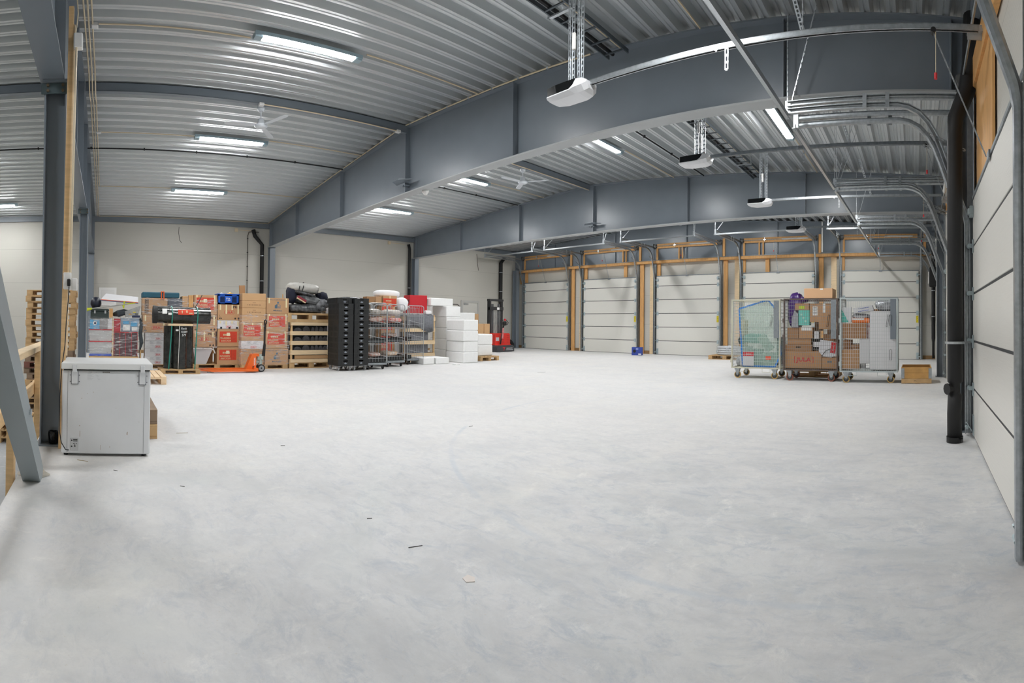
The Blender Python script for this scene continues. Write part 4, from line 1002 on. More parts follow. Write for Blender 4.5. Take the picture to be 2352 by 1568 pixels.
tag(mb().box(X - .3, X, .836, .86, 0.001, .5).build('narrow_board', PINE), 'narrow pine board standing between two wrapped pallets', 'board')
def wrap(label, x0, x1, y0, y1, z0, z1, mat=FILM, top=False, amp=.012, seed=1):
    rnd = random.Random(seed); b = mb(); per = []; n1, n2 = 14, 8
    for k in range(n1): per.append((x1, y0 + (y1 - y0) * k / n1, 1, 0))
    for k in range(n2): per.append((x1 - (x1 - x0) * k / n2, y1, 0, 1))
    for k in range(n1): per.append((x0, y1 - (y1 - y0) * k / n1, -1, 0))
    for k in range(n2): per.append((x0 + (x1 - x0) * k / n2, y0, 0, -1))
    n = len(per); R_ = 9; vs = []
    for r in range(R_ + 1):
        for (x, y, nx, ny) in per:
            a = rnd.uniform(0, amp); zz = z0 + (z1 - z0) * r / R_ + (rnd.uniform(-.03, .03) if 0 < r < R_ else rnd.uniform(-.025, .025))
            vs.append((x + nx * a, y + ny * a, zz))
    fs = [(r * n + k, r * n + (k + 1) % n, (r + 1) * n + (k + 1) % n, (r + 1) * n + k) for r in range(R_) for k in range(n)]
    b.add(vs, fs); return tag(b.build('stretch_film', mat, None, True), label, 'film')
wrap('clear stretch film around the red rack and storage tubs', X - .42, X + .016, -.41, .815, .3, 1.22, seed=3)

# ---- second pallet
place(P10, 'pallet under the white and brown cartons, left part of the row', X - .4, 1.5, 0, pi / 2)
for i in range(4):
    k = ('lowest', 'second lowest', 'third', 'topmost')[i]
    t = carton('white logo carton, %s of four stacked beside the upright roll' % k, X, .94 + .004 * (i % 2), 1.46 + .004 * (i % 2), .1 + i * .19, .1 + (i + 1) * .19, CARDW); p_white(t)
t = carton('brown logo carton on the four white cartons', X, .88, 1.47, .86, 1.28, CARD, tape=2); p_jula(t, 1.22, .98, .24)
X0_, a, b_, c, d = t['_f']; q = mb()
for cy in (a + .055, a + .09): q.cyl((X0_, cy, c + .05), (X0_ + .001, cy, c + .05), .016, 10)
q.bar((X0_ + .0006, a + .075, c + .07), (X0_ + .0006, a + .05, c + .15), .006, .001, side=(0, 1, 0)); split(q, 'handtruck_print', INK, t)
t = carton('brown carton with a black pattern strip, top left of the row', X, .87, 1.48, 1.28, 1.69, CARD)
rectY(mb(), X + .0003, .93, 1.02, 1.32, 1.66).build('pattern_strip', INK, t); q = mb()
for k in range(6): ring(q, X + .002, .945, 1.005, 1.33 + k * .053, 1.375 + k * .053, .012, .008)
split(q, 'pattern_print', CARD, t)
t = thing('teal_case', 'flat teal case with an orange strap on top of the cartons', 'case', (X, 1.3, 1.69), absolute=True)
mb().box(X - .4, X + .005, .865, 1.765, 1.692, 1.83, .02).build('case_body', M('teal', (34, 92, 112), .55, 0, .15, 4), t); b = mb()
for y in (1.315, 1.375): b.box(X + .0055, X + .02, y, y + .022, 1.66, 1.85)
b.box(X - .3, X + .02, 1.32, 1.397, 1.831, 1.85, .004).build('strap', M('orange_strap', (240, 100, 30), .5), t)
tag(fixn(mb().prism([(1.49, 1.44), (1.83, 1.46), (1.83, 1.685), (1.5, 1.67)], 0, X - .35, X + .01).build('grey_bundle', M('blue_grey_wrap', (92, 98, 110), .4, 0, .3, 12, .6))), 'blue-grey wrapped bundle beside the patterned carton', 'bundle')
carton('plain brown carton behind the grey bundle in film', X - .02, 1.835, 1.98, 1.44, 1.75, CARD2)
tag(mb().box(X - .06, X + .02, 1.99, 2.1, 1.31, 1.77).build('pine_plank', PINEO), 'upright pine plank between the wrapped cartons', 'plank')
for i in range(3): carton('brown carton hidden behind the upright black roll, %s' % ('bottom', 'middle', 'top')[i], X - .02, 1.475, 2.09, .1 + i * .445, .1 + (i + 1) * .445, CARD3)
tag(simple('red_folder', '', '', X + .02, 1.5, 1.9, 1.4365 + .0, 1.452, RL, .3), 'thin red folder between the stacked cartons', 'folder')
# ---- third and fourth columns on one pallet
place(dup(P10), 'pallet under the white tub and the red-print cartons', X - .4, 2.72, 0, pi / 2)
t = thing('mortar_tub', 'white plastic mortar tub under the wrapped brown cartons', 'tub', (X, 2.4, .1), absolute=True)
TUBW = M('tub_white', (206, 206, 208), .45, 0, .04, 5)
b = mb(); b.add([(X - .36, 2.2, .101), (X - .04, 2.2, .101), (X - .04, 2.45, .101), (X - .36, 2.45, .101), (X - .42, 2.12, .48), (X + .0, 2.12, .48), (X + .0, 2.6, .48), (X - .42, 2.6, .48)], [(3, 2, 1, 0), (0, 1, 5, 4), (1, 2, 6, 5), (2, 3, 7, 6), (3, 0, 4, 7), (4, 5, 6, 7)]); b.build('tub_body', TUBW, t)
mb().tube([(X + .005, 2.12, .49), (X + .005, 2.55, .49), (X + .005, 2.63, .45), (X + .005, 2.66, .37)], .014, 8).build('rim', WHITE, t)
carton('brown carton in shade behind the white mortar tub', X - .43, 2.12, 2.7, .1, .515, CARD3, .3)
t = carton('wrapped brown carton with hand-truck marks, above the mortar tub', X, 2.11, 2.67, .52, .9, CARD, tape=3); p_pro(t)
t = carton('brown carton partly behind the lying black roll end', X, 2.1, 2.7, .9, 1.3, CARD, tape=2); p_pro(t, False)
t = carton('red-print carton, topmost above the lying black roll', X, 2.125, 2.7, 1.31, 1.79, CARD, tape=2); p_mb(t, labl=True)
t = carton('red-print carton at the bottom left of the orange pallet truck', X, 2.71, 3.28, .1, .52, CARD); p_mb(t)
t = carton('red-print carton second from the bottom, under the white carton', X, 2.715, 3.29, .53, .965, CARD); p_mb(t)
t = carton('flat white carton with black tape squares below the crate column', X, 2.71, 3.3, .97, 1.17, CARDW, tape=4); p_white(t, .5)
for y in (2.78, 2.99, 3.18): rectY(mb(), X + .0025, y, y + .05, .975, 1.02, .001).build('black_tape', DARK, t)
t = carton('brown logo carton under the blue plastic crate', X, 2.71, 3.3, 1.18, 1.57, CARD, tape=4); p_pro(t)
# blue crate with white letters
t = thing('blue_crate', 'bright blue plastic crate lettered in white, on top of the cartons', 'crate', (X - .2, 2.98, 1.58), absolute=True); BL = M('crate_blue', (24, 92, 200), .4)
y0, y1, z0, z1 = 2.71, 3.25, 1.572, 1.83
b = mb(); b.box(X - .38, X, y0, y1, z0, z0 + .02).box(X - .38, X - .365, y0, y1, z0, z1).box(X - .38, X, y0, y0 + .015, z0, z1).box(X - .38, X, y1 - .015, y1, z0, z1).box(X - .012, X, y0, y0 + .06, z0, z1).box(X - .012, X, y1 - .06, y1, z0, z1).box(X - .012, X, 2.89, 3.07, z0, z1).box(X - .012, X, y0, y1, z0, z0 + .04).box(X - .012, X, y0, y1, z1 - .05, z1).box(X - .01, X + .012, y0 - .012, y1 + .012, z1 - .018, z1)
b.build('crate_body', BL, t)
for ya in (2.77, 3.07):
    b = mb()
    for k in range(9):
        b.bar((X - .006, ya + max(0, (k - 3) * .02), 1.61 + max(0, (3 - k) * .02) * 1.3), (X - .006, ya + min(.12, (k + 3) * .02), 1.61 + min(.17, (9 - k) * .022)), .004, .006, side=(0, 1, 0)); b.bar((X - .006, ya + max(0, (k - 3) * .02), 1.78 - max(0, (3 - k) * .02) * 1.3), (X - .006, ya + min(.12, (k + 3) * .02), 1.78 - min(.17, (9 - k) * .022)), .004, .006, side=(0, 1, 0))
    b.build('mesh_panel', M('crate_blue_dark', (26, 62, 128), .5), t)
text('T.D.', .1, (X + .003, 2.98, 1.69), 'x', WHITE, t, width=.115, bold=.03)
mb().box(X - .36, X - .014, 2.73, 3.23, 1.595, 1.75).build('contents', DARK, t)
tag(fixn(mb().tube([(X - .12, 2.95, 1.8), (X - .12, 3.05, 1.84), (X - .14, 3.14, 1.82)], [.03, .04, .02], 8).build('yellow_bag', M('yellow_cloth', (236, 180, 60), .6))), 'yellow cloth sticking out of the blue crate', 'cloth')
tag(fixn(mb().tube([(X - .2, 2.76, 1.8), (X - .22, 2.86, 1.835), (X - .2, 2.95, 1.8)], [.02, .035, .02], 8).build('white_bag', WHITE)), 'white bag sticking out of the blue crate', 'bag')
wrap('clear stretch film around the brown cartons behind the black rolls', X - .4, X + .012, .86, 2.706, .5, 1.685, seed=5)

# ---- fifth and sixth columns
X = -12.05
place(dup(P10), 'pallet under the wrapped cartons beside the orange pallet truck', X - .4, 3.865, 0, pi / 2)
for i in range(4):
    t = carton('flat brown carton, %s of four on top of a wrapped column' % ('lowest', 'second', 'third', 'topmost')[i], X, 3.26, 3.87, 1.135 + i * .178, 1.135 + (i + 1) * .178, CARD2, .4)
    if i in (1, 2):
        q = mb()
        for k in range(9): rectY(q, X + .0003, 3.4 + k * .04, 3.415 + k * .04 + .008 * (k % 2), 1.135 + i * .178 + .06, 1.135 + i * .178 + .085, .0006)
        rectY(q, X + .0003, 3.53, 3.61, 1.135 + i * .178 + .12, 1.135 + i * .178 + .13, .0006); split(q, 'stencil_print', M('brown_ink', (122, 92, 64), .7), t)
t = carton('wrapped red-print carton behind the pallet truck handle', X, 3.25, 3.82, .69, 1.133, CARD, tape=3); p_mb(t, labl=False)
t = carton('white logo carton between two brown ones behind the pallet truck', X, 3.25, 3.82, .49, .69, CARDW); p_white(t, .55)
t = carton('brown carton with a blue house mark, right behind the pallet truck', X, 3.245, 3.83, .1, .49, CARD); p_mobau(t, True, 'Geschlitzt')
t = carton('brown carton with a blue house mark, top of the sixth column', X, 3.88, 4.47, 1.36, 1.75, CARD, tape=2); p_mobau(t)
t = carton('wrapped red-print carton under the house-mark carton, second from top', X, 3.89, 4.46, .93, 1.36, CARD, tape=2); p_mb(t, labl=False)
t = carton('wrapped red-print carton third from top, beside the slatted crate', X, 3.86, 4.45, .495, .93, CARD, tape=2); p_mb(t, labl=False)
t = carton('brown carton with a blue house mark, at the foot beside the slatted crate', X, 3.86, 4.47, .1, .493, CARD); p_mobau(t, True, '01')
tag(fixn(mb().bar((X - .3, 3.34, 1.85), (X - .3, 3.33, 2.05), .15, .03, side=(0, 1, 0)).build('cardboard_sheet', CARD3)), 'brown cardboard piece standing on the flat cartons', 'cardboard')
wrap('clear stretch film around the fifth and sixth carton columns', X - .42, X + .014, 3.23, 4.485, .1, 1.34, seed=8)
simple('wood_offcut', 'pale wood strip standing behind the house-mark carton', 'board', X - .35, 4.42, 4.45, 1.751, 1.87, PINE, .03)

# ---- slatted pine crate with dark foam, heap of wrapped bags on top
place(dup(PA), 'pallet under the slatted crate with dark padding', X - .4, 5.1, 0, pi / 2)
def slatted(label, X, y0, y1, z0, z1, slats, D=.8):
    t = thing('slatted_crate', label, 'crate', (X - D / 2, (y0 + y1) / 2, z0), absolute=True)
    for a in (y0, y1 - .05):
        for x in (X - .05, X - D): mb().box(x, x + .045, a, a + .05, z0, z1, .003).build('corner_post', PINE, t)
    for (c, d) in slats:
        mb().box(X, X + .02, y0, y1, c, d, .003).build('slat', PINEL, t)
        mb().box(X - D + .0, X, y0 - .018, y0 - .0005, c, d, .003).build('slat', PINEL, t)
        mb().box(X - D + .0, X, y1 + .0005, y1 + .018, c, d, .003).build('slat', PINEL, t)
    return t
SL_ = [(.146, .23), (.34, .455), (.585, .685), (.83, .93), (1.075, 1.15)]
slatted('slatted pine crate filled with dark padding beside the black crates', X, 4.53, 5.66, .145, 1.15, SL_)
PAD = M('dark_fleece', (98, 98, 102), .9, 0, .35, 30, .4); PADD = M('black_fleece', (46, 48, 49), .9)
tag(mb().box(X - .72, X - .12, 4.6, 5.58, .146, 1.12).build('dark_padding', PADD), 'dark padding block inside the slatted pine crate', 'padding', kind='stuff')
pf = 0
for zc in (.25, .5, .74, .98):
    for (a, b_, h) in ((4.62, 4.86, .05), (4.86, 5.08, .09), (5.1, 5.2, .07), (5.21, 5.31, .09), (5.32, 5.44, .08), (5.45, 5.56, .07)):
        n = 9; poly = [(a, zc - .07)] + [(a + (b_ - a) * k / n, zc - .07 + (h + .06) * sin(pi * k / n) ** .45) for k in range(1, n)] + [(b_, zc - .07)]
        tag(fixn(mb().prism(poly, 0, X - .115, X - .052).build('folded_felt', PAD)), 'grey folded felt piece seen between the pine slats', 'felt', 'folded felt in the slatted crate'); pf += 1
tag(mb().box(X - .05, X - .012, 4.65, 5.6, .235, .325).build('flat_carton', CARD2), 'flat brown carton with a red stripe at the crate bottom', 'box')
b = mb()
t = thing('pallet', 'pale pallet lying on top of the slatted pine crate', 'pallet', (X - .4, 5.1, 1.15), absolute=True)
b.box(X - .8, X + .02, 4.44, 5.66, 1.34, 1.39); b.build('top_slats', PALW, t); mb().box(X - .8, X + .02, 4.44, 5.66, 1.152, 1.235).build('bottom_slats', PALW, t)
for y in (4.44, 5.0, 5.56): mb().box(X - .8, X + .02, y, y + .1, 1.2355, 1.3395).build('block', PALW, t)
from mathutils import noise as _nz
def blob(name, label, cat, c, r, mat, seed=0, n=36, m_=22, rough=.12, rot=0, tilt=0):
    """a soft lumpy bag: an irregular, creased, rounded box"""
    vs = []; off = Vector((seed * 3.7, seed * 1.3, 0)); rm = min(r); rough = rough * 1.6
    for i in range(m_ + 1):
        u = pi * i / m_
        for k in range(n):
            v = 2 * pi * k / n
            x, y, z = sin(u) * cos(v), sin(u) * sin(v), cos(u)
            x = math.copysign(abs(x) ** .62, x); y = math.copysign(abs(y) ** .62, y); z = math.copysign(abs(z) ** .7, z)
            p = Vector((x * r[0], y * r[1], z * r[2])); d = Vector((x, y, z)).normalized()
            h = _nz.noise(p * (1.6 / max(r)) + off) * rough * 1.3 + (1 - abs(_nz.noise(p * (4.5 / max(r)) + off)) * 2) * rough * .5
            p += Vector((d.x * r[0], d.y * r[1], d.z * r[2])) * h * .8
            p.rotate(Euler((tilt, 0, rot))); vs.append((p.x + c[0], p.y + c[1], p.z + c[2]))
    fs = [(i * n + k, (i + 1) * n + k, (i + 1) * n + (k + 1) % n, i * n + (k + 1) % n) for i in range(m_) for k in range(n)]
    o = mb().add(vs, fs).build(name, mat, None, True)
    return tag(o, label, cat) if label else o
BAGB = M('black_film', (38, 40, 42), .22, 0, .5, 9, .8, col2=(120, 122, 124)); BAGG = M('grey_film', (96, 98, 100), .2, 0, .5, 8, .9, col2=(30, 32, 33))
SACK = M('pale_sack', (206, 204, 198), .35, 0, .15, 8, .5)
blob('wrapped_bundle', 'black film-wrapped bundle lying flat on the pale pallet', 'bundle', (X - .35, 5.0, 1.51), (.38, .52, .12), BAGB, 1)
blob('wrapped_bundle', 'dark glossy bundle in the middle of the heap under the pale sack', 'bundle', (X - .3, 5.06, 1.72), (.32, .36, .11), BAGB, 2, tilt=-.12)
blob('wrapped_bundle', 'grey film-wrapped bundle upper left in the heap', 'bundle', (X - .3, 4.95, 1.875), (.28, .3, .05), BAGG, 3, tilt=-.2)
t = thing('pale_sack', 'big pale sack with black straps on top of the heap', 'sack', (X - .3, 4.98, 2.02), absolute=True)
o = blob('sack_body', None, None, (X - .3, 4.98, 2.03), (.26, .4, .12), SACK, 4, tilt=-.1); o.parent = t; o.location = -t.location
mb().tube([(X + .0, 4.72, 1.9), (X - .02, 4.76, 2.05), (X - .2, 4.84, 2.165), (X - .4, 4.86, 2.15)], .012, 6).tube([(X + .0, 4.82, 1.93), (X - .01, 4.86, 2.06), (X - .2, 4.94, 2.17), (X - .4, 4.95, 2.15)], .012, 6).build('strap', BLACK, t)
blob('navy_jacket', 'navy cloth bundle on the left of the heap', 'cloth', (X - .25, 4.62, 1.85), (.14, .12, .2), M('navy_cloth', (34, 38, 56), .85, 0, .3, 12), 6)
blob('navy_bag', 'dark navy bag on the right of the heap', 'bag', (X - .3, 5.48, 1.82), (.2, .14, .12), M('navy_cloth', (0, 0, 0)), 9)
blob('wrapped_bundle', 'pale film bundle hanging over the right of the heap', 'bundle', (X - .12, 5.38, 1.63), (.16, .2, .12), M('pale_film', (150, 152, 156), .25, 0, .5, 10, .8, col2=(70, 72, 74)), 11)
fb = mb().bar((X + .06, 4.68, 1.8), (X + .06, 4.9, 1.68), .06, .05); t = thing('hand_brush', 'dark red brush sticking out of the heap', 'brush', (X, 4.8, 1.7), absolute=True); fixn(fb.build('brush_body', M('wine', (142, 42, 56), .5), t)); fixn(mb().bar((X + .06, 4.665, 1.762), (X + .06, 4.885, 1.642), .06, .022).build('bristles', PINEL, t))
tag(mb().box(X - .75, X - .7, 5.18, 5.66, 1.392, 2.0).build('cream_board', M('cream_board', (206, 200, 184), .6)), 'cream board standing behind the heap', 'board')
simple('white_carton', 'white carton behind the slatted crate, left of the black crates', 'box', X - .5, 5.7, 6.3, .002, 1.79, CARDW, .5)

# ================================================================= BLACK BAKERY CRATES ON DOLLIES
CR = M('black_crate', (0, 0, 0)); CRD = M('black_crate_recess', (14, 15, 15), .6)
def crate0(h=.1345):
    """60 x 40 crate, origin centre of its foot; front (0.40 wide) faces +X"""
    t = thing('bakery_crate', '', 'crate'); L, W = .298, .198; b = mb()
    b.box(-L, L, -W, W, 0, .008).box(-L, L, -W, -W + .008, .008, h - .001).box(-L, L, W - .008, W, .008, h - .001).box(-L, -L + .008, -W, W, .008, h - .001)
    b.box(L - .008, L, -W, -.06, .008, h - .02).box(L - .008, L, .06, W, .008, h - .02).box(L - .008, L, -.06, .06, .008, h - .055)
    b.box(-L - .002, L + .003, -W - .003, -W + .01, h - .022, h - .0012).box(-L - .002, L + .003, W - .01, W + .003, h - .022, h - .0012).box(L - .01, L + .003, -W, W, h - .022, h - .0012).box(-L - .002, -L + .01, -W, W, h - .022, h - .0012)
    b.build('crate_body', CR, t)
    q = mb()
    for s in (-1, 1): q.bar((L + .0022, s * .11, .02), (L + .0022, s * .085, h - .03), .008, .004, side=(0, 1, 0))
    for k in range(7): q.box(-L + .05 + k * .075, -L + .06 + k * .075, -W - .004, -W - .0001, .015, h - .03)
    split(q, 'rib', CR, t)
    q = mb(); q.prism([(-.045, .045), (.045, .045), (.02, .022), (-.02, .022)], 0, L + .0001, L + .002).cyl((L, 0, .05), (L + .002, 0, .05), .013, 8)
    split(q, 'crest_print', M('crate_print', (150, 158, 170), .6), t)
    mb().box(-L + .02, L - .02, -W + .015, W - .015, .0085, h * .55).build('contents', CRD, t)
    return t
CC = crate0(); bread = (M('bread', (196, 150, 104), .7, 0, .2, 20), M('bag_white', (214, 206, 200), .5))
def word(i, n): return 'bottom' if i == 0 else 'top' if i == n - 1 else ('second', 'third', 'fourth', 'fifth', 'sixth', 'seventh', 'eighth', 'ninth', 'tenth', 'eleventh')[i - 1] + ' from the floor'
first = True
for (yc, n, side) in ((5.56, 11, 'left'), (5.985, 12, 'right')):
    for i in range(n):
        o = CC if first else dup(CC); first = False
        place(o, 'black bakery crate in the %s stack, %s' % (side, word(i, n) if i not in (0, n - 1) else ('bottom one' if i == 0 else 'topmost one')), -11.34 + random.uniform(-.004, .004), yc, .148 + i * .1345, 0, 'black bakery crates in the %s stack' % side)
    t = thing('crate_dolly', 'low wheeled dolly under the %s stack of black crates' % side, 'dolly', (-11.34, yc, 0))
    mb().box(-.3, .3, -.2, .2, .118, .1465, .004).build('deck', CR, t)
    for sx in (-1, 1):
        for sy in (-1, 1):
            a = sx * .22, sy * .15
            w_ = mb().cyl((a[0] - .02, a[1] - .014, .052), (a[0] - .02, a[1] + .014, .052), .051, 16).build('wheel', M('wheel_grey', (150, 152, 154), .5), t)
            mb().cyl((a[0] - .02, a[1] - .016, .052), (a[0] - .02, a[1] + .016, .052), .022, 10).build('hub', DARK, w_)
            q = mb(); q.box(a[0] - .03, a[0] + .03, a[1] - .02, a[1] - .0165, .05, .11).box(a[0] - .03, a[0] + .03, a[1] + .0165, a[1] + .02, .05, .11).box(a[0] - .035, a[0] + .035, a[1] - .03, a[1] + .03, .1045, .117); q.build('caster_fork', ZINC, t)
place(dup(CC), 'small black crate set back on top of the left crate stack', -11.42, 5.56, .148 + 11 * .1345, 0)
for k, (z, y) in enumerate(((1.27, 5.2), (1.13, 5.2), (.56, 5.2))): pass

# ================================================================= ROLL CAGES
WIRE = M('cage_wire', (176, 180, 182), .35, .6)
def rollcage(label, x, y, W=.57, D=.72, H=1.66, zb=.14, fill=0):
    """x,y centre of foot; side frames at x+-D/2 (normal X), shelves between"""
    t = thing('roll_cage', label, 'roll cage', (x, y, 0))
    for s in (1, -1):
        xx = s * D / 2; r = .07
        pts = [(xx, -W / 2 + .012, zb + .03), (xx, -W / 2 + .012, H - r)] + [(xx, -W / 2 + .012 + r * (1 - cos(a)), H - r + r * sin(a)) for a in (.4, .8, 1.2, pi / 2)] + [(xx, W / 2 - .012 - r * (1 - cos(a)), H - r + r * sin(a)) for a in (pi / 2, 1.2, .8, .4)] + [(xx, W / 2 - .012, H - r), (xx, W / 2 - .012, zb + .03)]
        mb().tube(pts, .0125, 8).build('tube_frame', WIRE, t)
        b = mb()
        for k in range(1, 7): y_ = -W / 2 + W * k / 7; b.box(xx - .0025, xx + .0025, y_ - .0025, y_ + .0025, zb + .05, H - .02)
        for z in (.28, .62, .71, 1.02, 1.12, 1.4): b.box(xx - .004, xx + .004, -W / 2 + .01, W / 2 - .01, z - .005, z + .005)
        b.build('wire_grid', WIRE, t)
    b = mb()
    for k in range(10):
        x_ = -D / 2 + D * (k + .5) / 10; b.box(x_ - .002, x_ + .002, -W / 2 + .008, -W / 2 + .012, zb + .05, H - .3)
    for z in (.3, .62, 1.02, 1.36): b.box(-D / 2, D / 2, -W / 2 + .006, -W / 2 + .014, z - .004, z + .004)
    b.build('back_grid', WIRE, t)
    for z in (.66, 1.06, 1.36):
        sh = mb()
        for k in range(8): y_ = -W / 2 + .03 + (W - .06) * k / 7; sh.box(-D / 2, D / 2, y_ - .002, y_ + .002, z, z + .004)
        sh.box(-D / 2, D / 2, -W / 2 + .02, -W / 2 + .026, z - .004, z + .004).box(D / 2 - .012, D / 2 - .004, -W / 2 + .02, W / 2 - .02, z - .004, z + .004); sh.build('wire_shelf', WIRE, t)
    for z in (.42, .86, 1.25):
        mb().tube([(D / 2 + .012, -W / 2 + .03, z), (D / 2 + .02, 0, z - .06), (D / 2 + .012, W / 2 - .03, z - .1)], .004, 5).build('strap', M('strap_pale', (206, 210, 212), .5), t)
    mb().box(-D / 2 - .02, D / 2 + .02, -W / 2, W / 2, zb - .03, zb + .02, .005).build('base', GALVD, t)
    for sx in (-1, 1):
        for sy in (-1, 1):
            a = sx * (D / 2 - .08), sy * (W / 2 - .07)
            mb().cyl((a[0], a[1] - .015, .046), (a[0], a[1] + .015, .046), .045, 14).build('wheel', BLACK, t)
            q = mb(); q.box(a[0] - .02, a[0] + .02, a[1] - .021, a[1] - .0175, .04, .109).box(a[0] - .02, a[0] + .02, a[1] + .0175, a[1] + .021, .04, .109); split(q, 'fork_arm', ZINC, t)
    return t
rollcage('wire roll cage nearest the black crates, with bagged bread', -11.52, 6.5)
rollcage('middle wire roll cage of the three, with a red bread bag', -12.0, 7.36)
rollcage('right wire roll cage of the three, nearly empty', -12.45, 8.3)
def tray(label, x, y, z, w=.5, d=.6, m_=CR): tag(mb().box(x - d / 2, x + d / 2, y - w / 2, y + w / 2, z + .0, z + .012).box(x + d / 2 - .01, x + d / 2, y - w / 2, y + w / 2, z + .0121, z + .11).box(x - d / 2, x + d / 2, y - w / 2, y - w / 2 + .01, z + .0121, z + .11).box(x - d / 2, x + d / 2, y + w / 2 - .01, y + w / 2, z + .0121, z + .11).build('black_tray', m_), label, 'tray')
tw = ('bottom', 'middle', 'upper')
for i, z in enumerate((.162, .667, 1.067)):
    tray('black tray on the %s shelf of the roll cage nearest the black crates' % tw[i], -11.52, 6.5, z)
    tray('black tray on the %s shelf of the middle roll cage' % tw[i], -12.0, 7.36, z)
for i, z in enumerate((.162, .667)): tray('black tray on the %s shelf of the right roll cage, at its left' % tw[i], -12.45, 8.12, z, .15)
CLB = M('clear_bag', (206, 196, 188), .2, 0, .4, 14, .8, col2=(150, 110, 90)); BRD = M('bread_bag', (190, 120, 92), .3, 0, .5, 14, .6, col2=(214, 206, 200)); RB = M('red_bread_bag', (222, 72, 50), .35, 0, .7, 9, .4, col2=(236, 232, 228))
FX = -11.36
blob('bread_bag', 'white and green bread bag on the top shelf of the first roll cage', 'bag', (-11.5, 6.5, 1.44), (.25, .2, .075), M('green_bag', (206, 200, 194), .3, 0, .6, 14, .6, col2=(96, 92, 70)), 21)
blob('bread_bag', 'bagged brown bread on the second shelf of the first roll cage', 'bag', (-11.45, 6.5, 1.255), (.25, .2, .07), BRD, 22)
blob('bread_bag', 'white paper bag on top shelf of the middle roll cage', 'bag', (-11.95, 7.36, 1.45), (.25, .22, .08), M('bag_white', (214, 206, 200), .5), 23)
blob('bread_bag', 'red and white bread bag in the middle roll cage', 'bag', (-11.9, 7.38, 1.25), (.22, .23, .06), RB, 24)
blob('bread_bag', 'small bagged loaf on the shelf under the red bread bag', 'bag', (-11.9, 7.3, .85), (.2, .18, .05), CLB, 25)
blob('bread_bag', 'golden bagged buns low in the middle roll cage', 'bag', (-11.92, 7.3, .35), (.22, .2, .06), M('bun_bag', (222, 176, 120), .3, 0, .5, 16, .6, col2=(226, 220, 214)), 26)
blob('bread_bag', 'bagged dark loaf low in the first roll cage', 'bag', (-11.5, 6.5, .36), (.24, .2, .06), BRD, 27)

# ---- cartons standing behind the roll cages
XH = -12.9
WK = M('ribbed_card', (112, 96, 82), .8, 0, .4, 30, .4, (1, 6, 1))
for i, (a, b_) in enumerate(((.0, .6), (.6, 1.18), (1.18, 1.74))):
    tag(mb().box(XH - .5, XH, 6.5, 7.28, a + .001, b_ - .001, .004).build('brown_bale', WK), 'brown ribbed bale behind the first roll cage, %s' % ('lowest', 'middle', 'upper')[i], 'bale')
for i, (a, b_) in enumerate(((.1, .87), (.87, 1.3), (1.3, 1.64))):
    t = carton('red-print carton behind the middle roll cage, %s' % ('lowest', 'middle', 'upper')[i], XH + .15, 7.56, 8.02, a, b_, CARD); p_mb(t, (.0, .8), (.2, .95), False)
place(dup(P10), 'pallet under the cartons behind the middle roll cage', XH - .25, 7.95, 0, pi / 2)
t = carton('red-print carton above the middle roll cage, under the white pillow', XH + .05, 7.66, 8.14, 1.64, 1.96, CARD, tape=1); p_mb(t, (.02, .95), (.0, .75), False)
carton('small brown carton above the first roll cage', XH, 7.15, 7.42, 1.745, 1.92, CARD3, .25)
carton('open brown carton beside the small one above the roll cages', XH, 7.43, 7.655, 1.745, 1.93, CARD, .25)
tag(mb().box(XH - .4, XH - .05, 7.0, 7.645, 1.7405, 1.7445).build('white_sheet', WHITE), 'white sheet lying over the brown bales', 'sheet')
blob('white_pillow', 'white pillow on top of the cartons behind the roll cages', 'pillow', (XH - .3, 7.98, 2.03), (.2, .42, .11), M('pillow_white', (238, 238, 240), .8), 31, rough=.05)
tag(simple('white_carton', '', '', XH - .26, 7.55, 8.45, .1, 1.93, CARDW, .45), 'tall white carton carrying the white pillow', 'box')
blob('white_duvet', 'white duvet hanging down between the pillow and the red box', 'duvet', (XH - .0, 8.32, 1.72), (.16, .18, .2), M('pillow_white', (0, 0, 0)), 32, rough=.06)
blob('black_bag', 'black plastic bag lying above the bales behind the black crates', 'bag', (XH - .25, 6.75, 1.82), (.24, .34, .07), BAGB, 33, rough=.06)

# ---- second slatted crate with grey blanket and red box
X2 = -12.95
place(dup(PA), 'pallet under the slatted crate beneath the red box', X2 - .4, 9.05, 0, pi / 2)
slatted('slatted pine crate draped with a grey blanket', X2, 8.46, 9.62, .145, 1.42, [(.15, .25), (.52, .64), (.9, 1.02), (1.24, 1.36)])
FE = M('grey_felt', (132, 134, 140), .95, 0, .3, 25, .5)
b = mb(); n = 16
prf = [(8.5, 0), (9.5, 0)]
vs = []
for i in range(n + 1):
    y = 8.52 + 1.0 * i / n; d_ = .02 * sin(i * 1.7)
    vs += [(X2 - .7, y, 1.38), (X2 - .1 + d_ * .5, y, 1.44 + d_), (X2 + .04 + d_, y, 1.4), (X2 + .05 + d_, y, 1.0 + .12 * sin(i * .35))]
b.add(vs, [(i * 4 + k, i * 4 + k + 1, i * 4 + k + 5, i * 4 + k + 4) for i in range(n) for k in range(3)])
bk = b.build('grey_blanket', FE, None, True); md = bk.modifiers.new('thickness', 'SOLIDIFY'); md.thickness = .012
tag(bk, 'grey felt blanket draped over the second slatted crate', 'blanket')
tag(mb().box(X2 - .7, X2 - .06, 8.54, 9.4, .146, 1.36).build('grey_padding', FE), 'grey felt stack inside the second slatted crate', 'padding')
t = thing('red_box', 'bright red box standing above the roll cages', 'box', (X2 - .3, 9.1, 1.46)); 
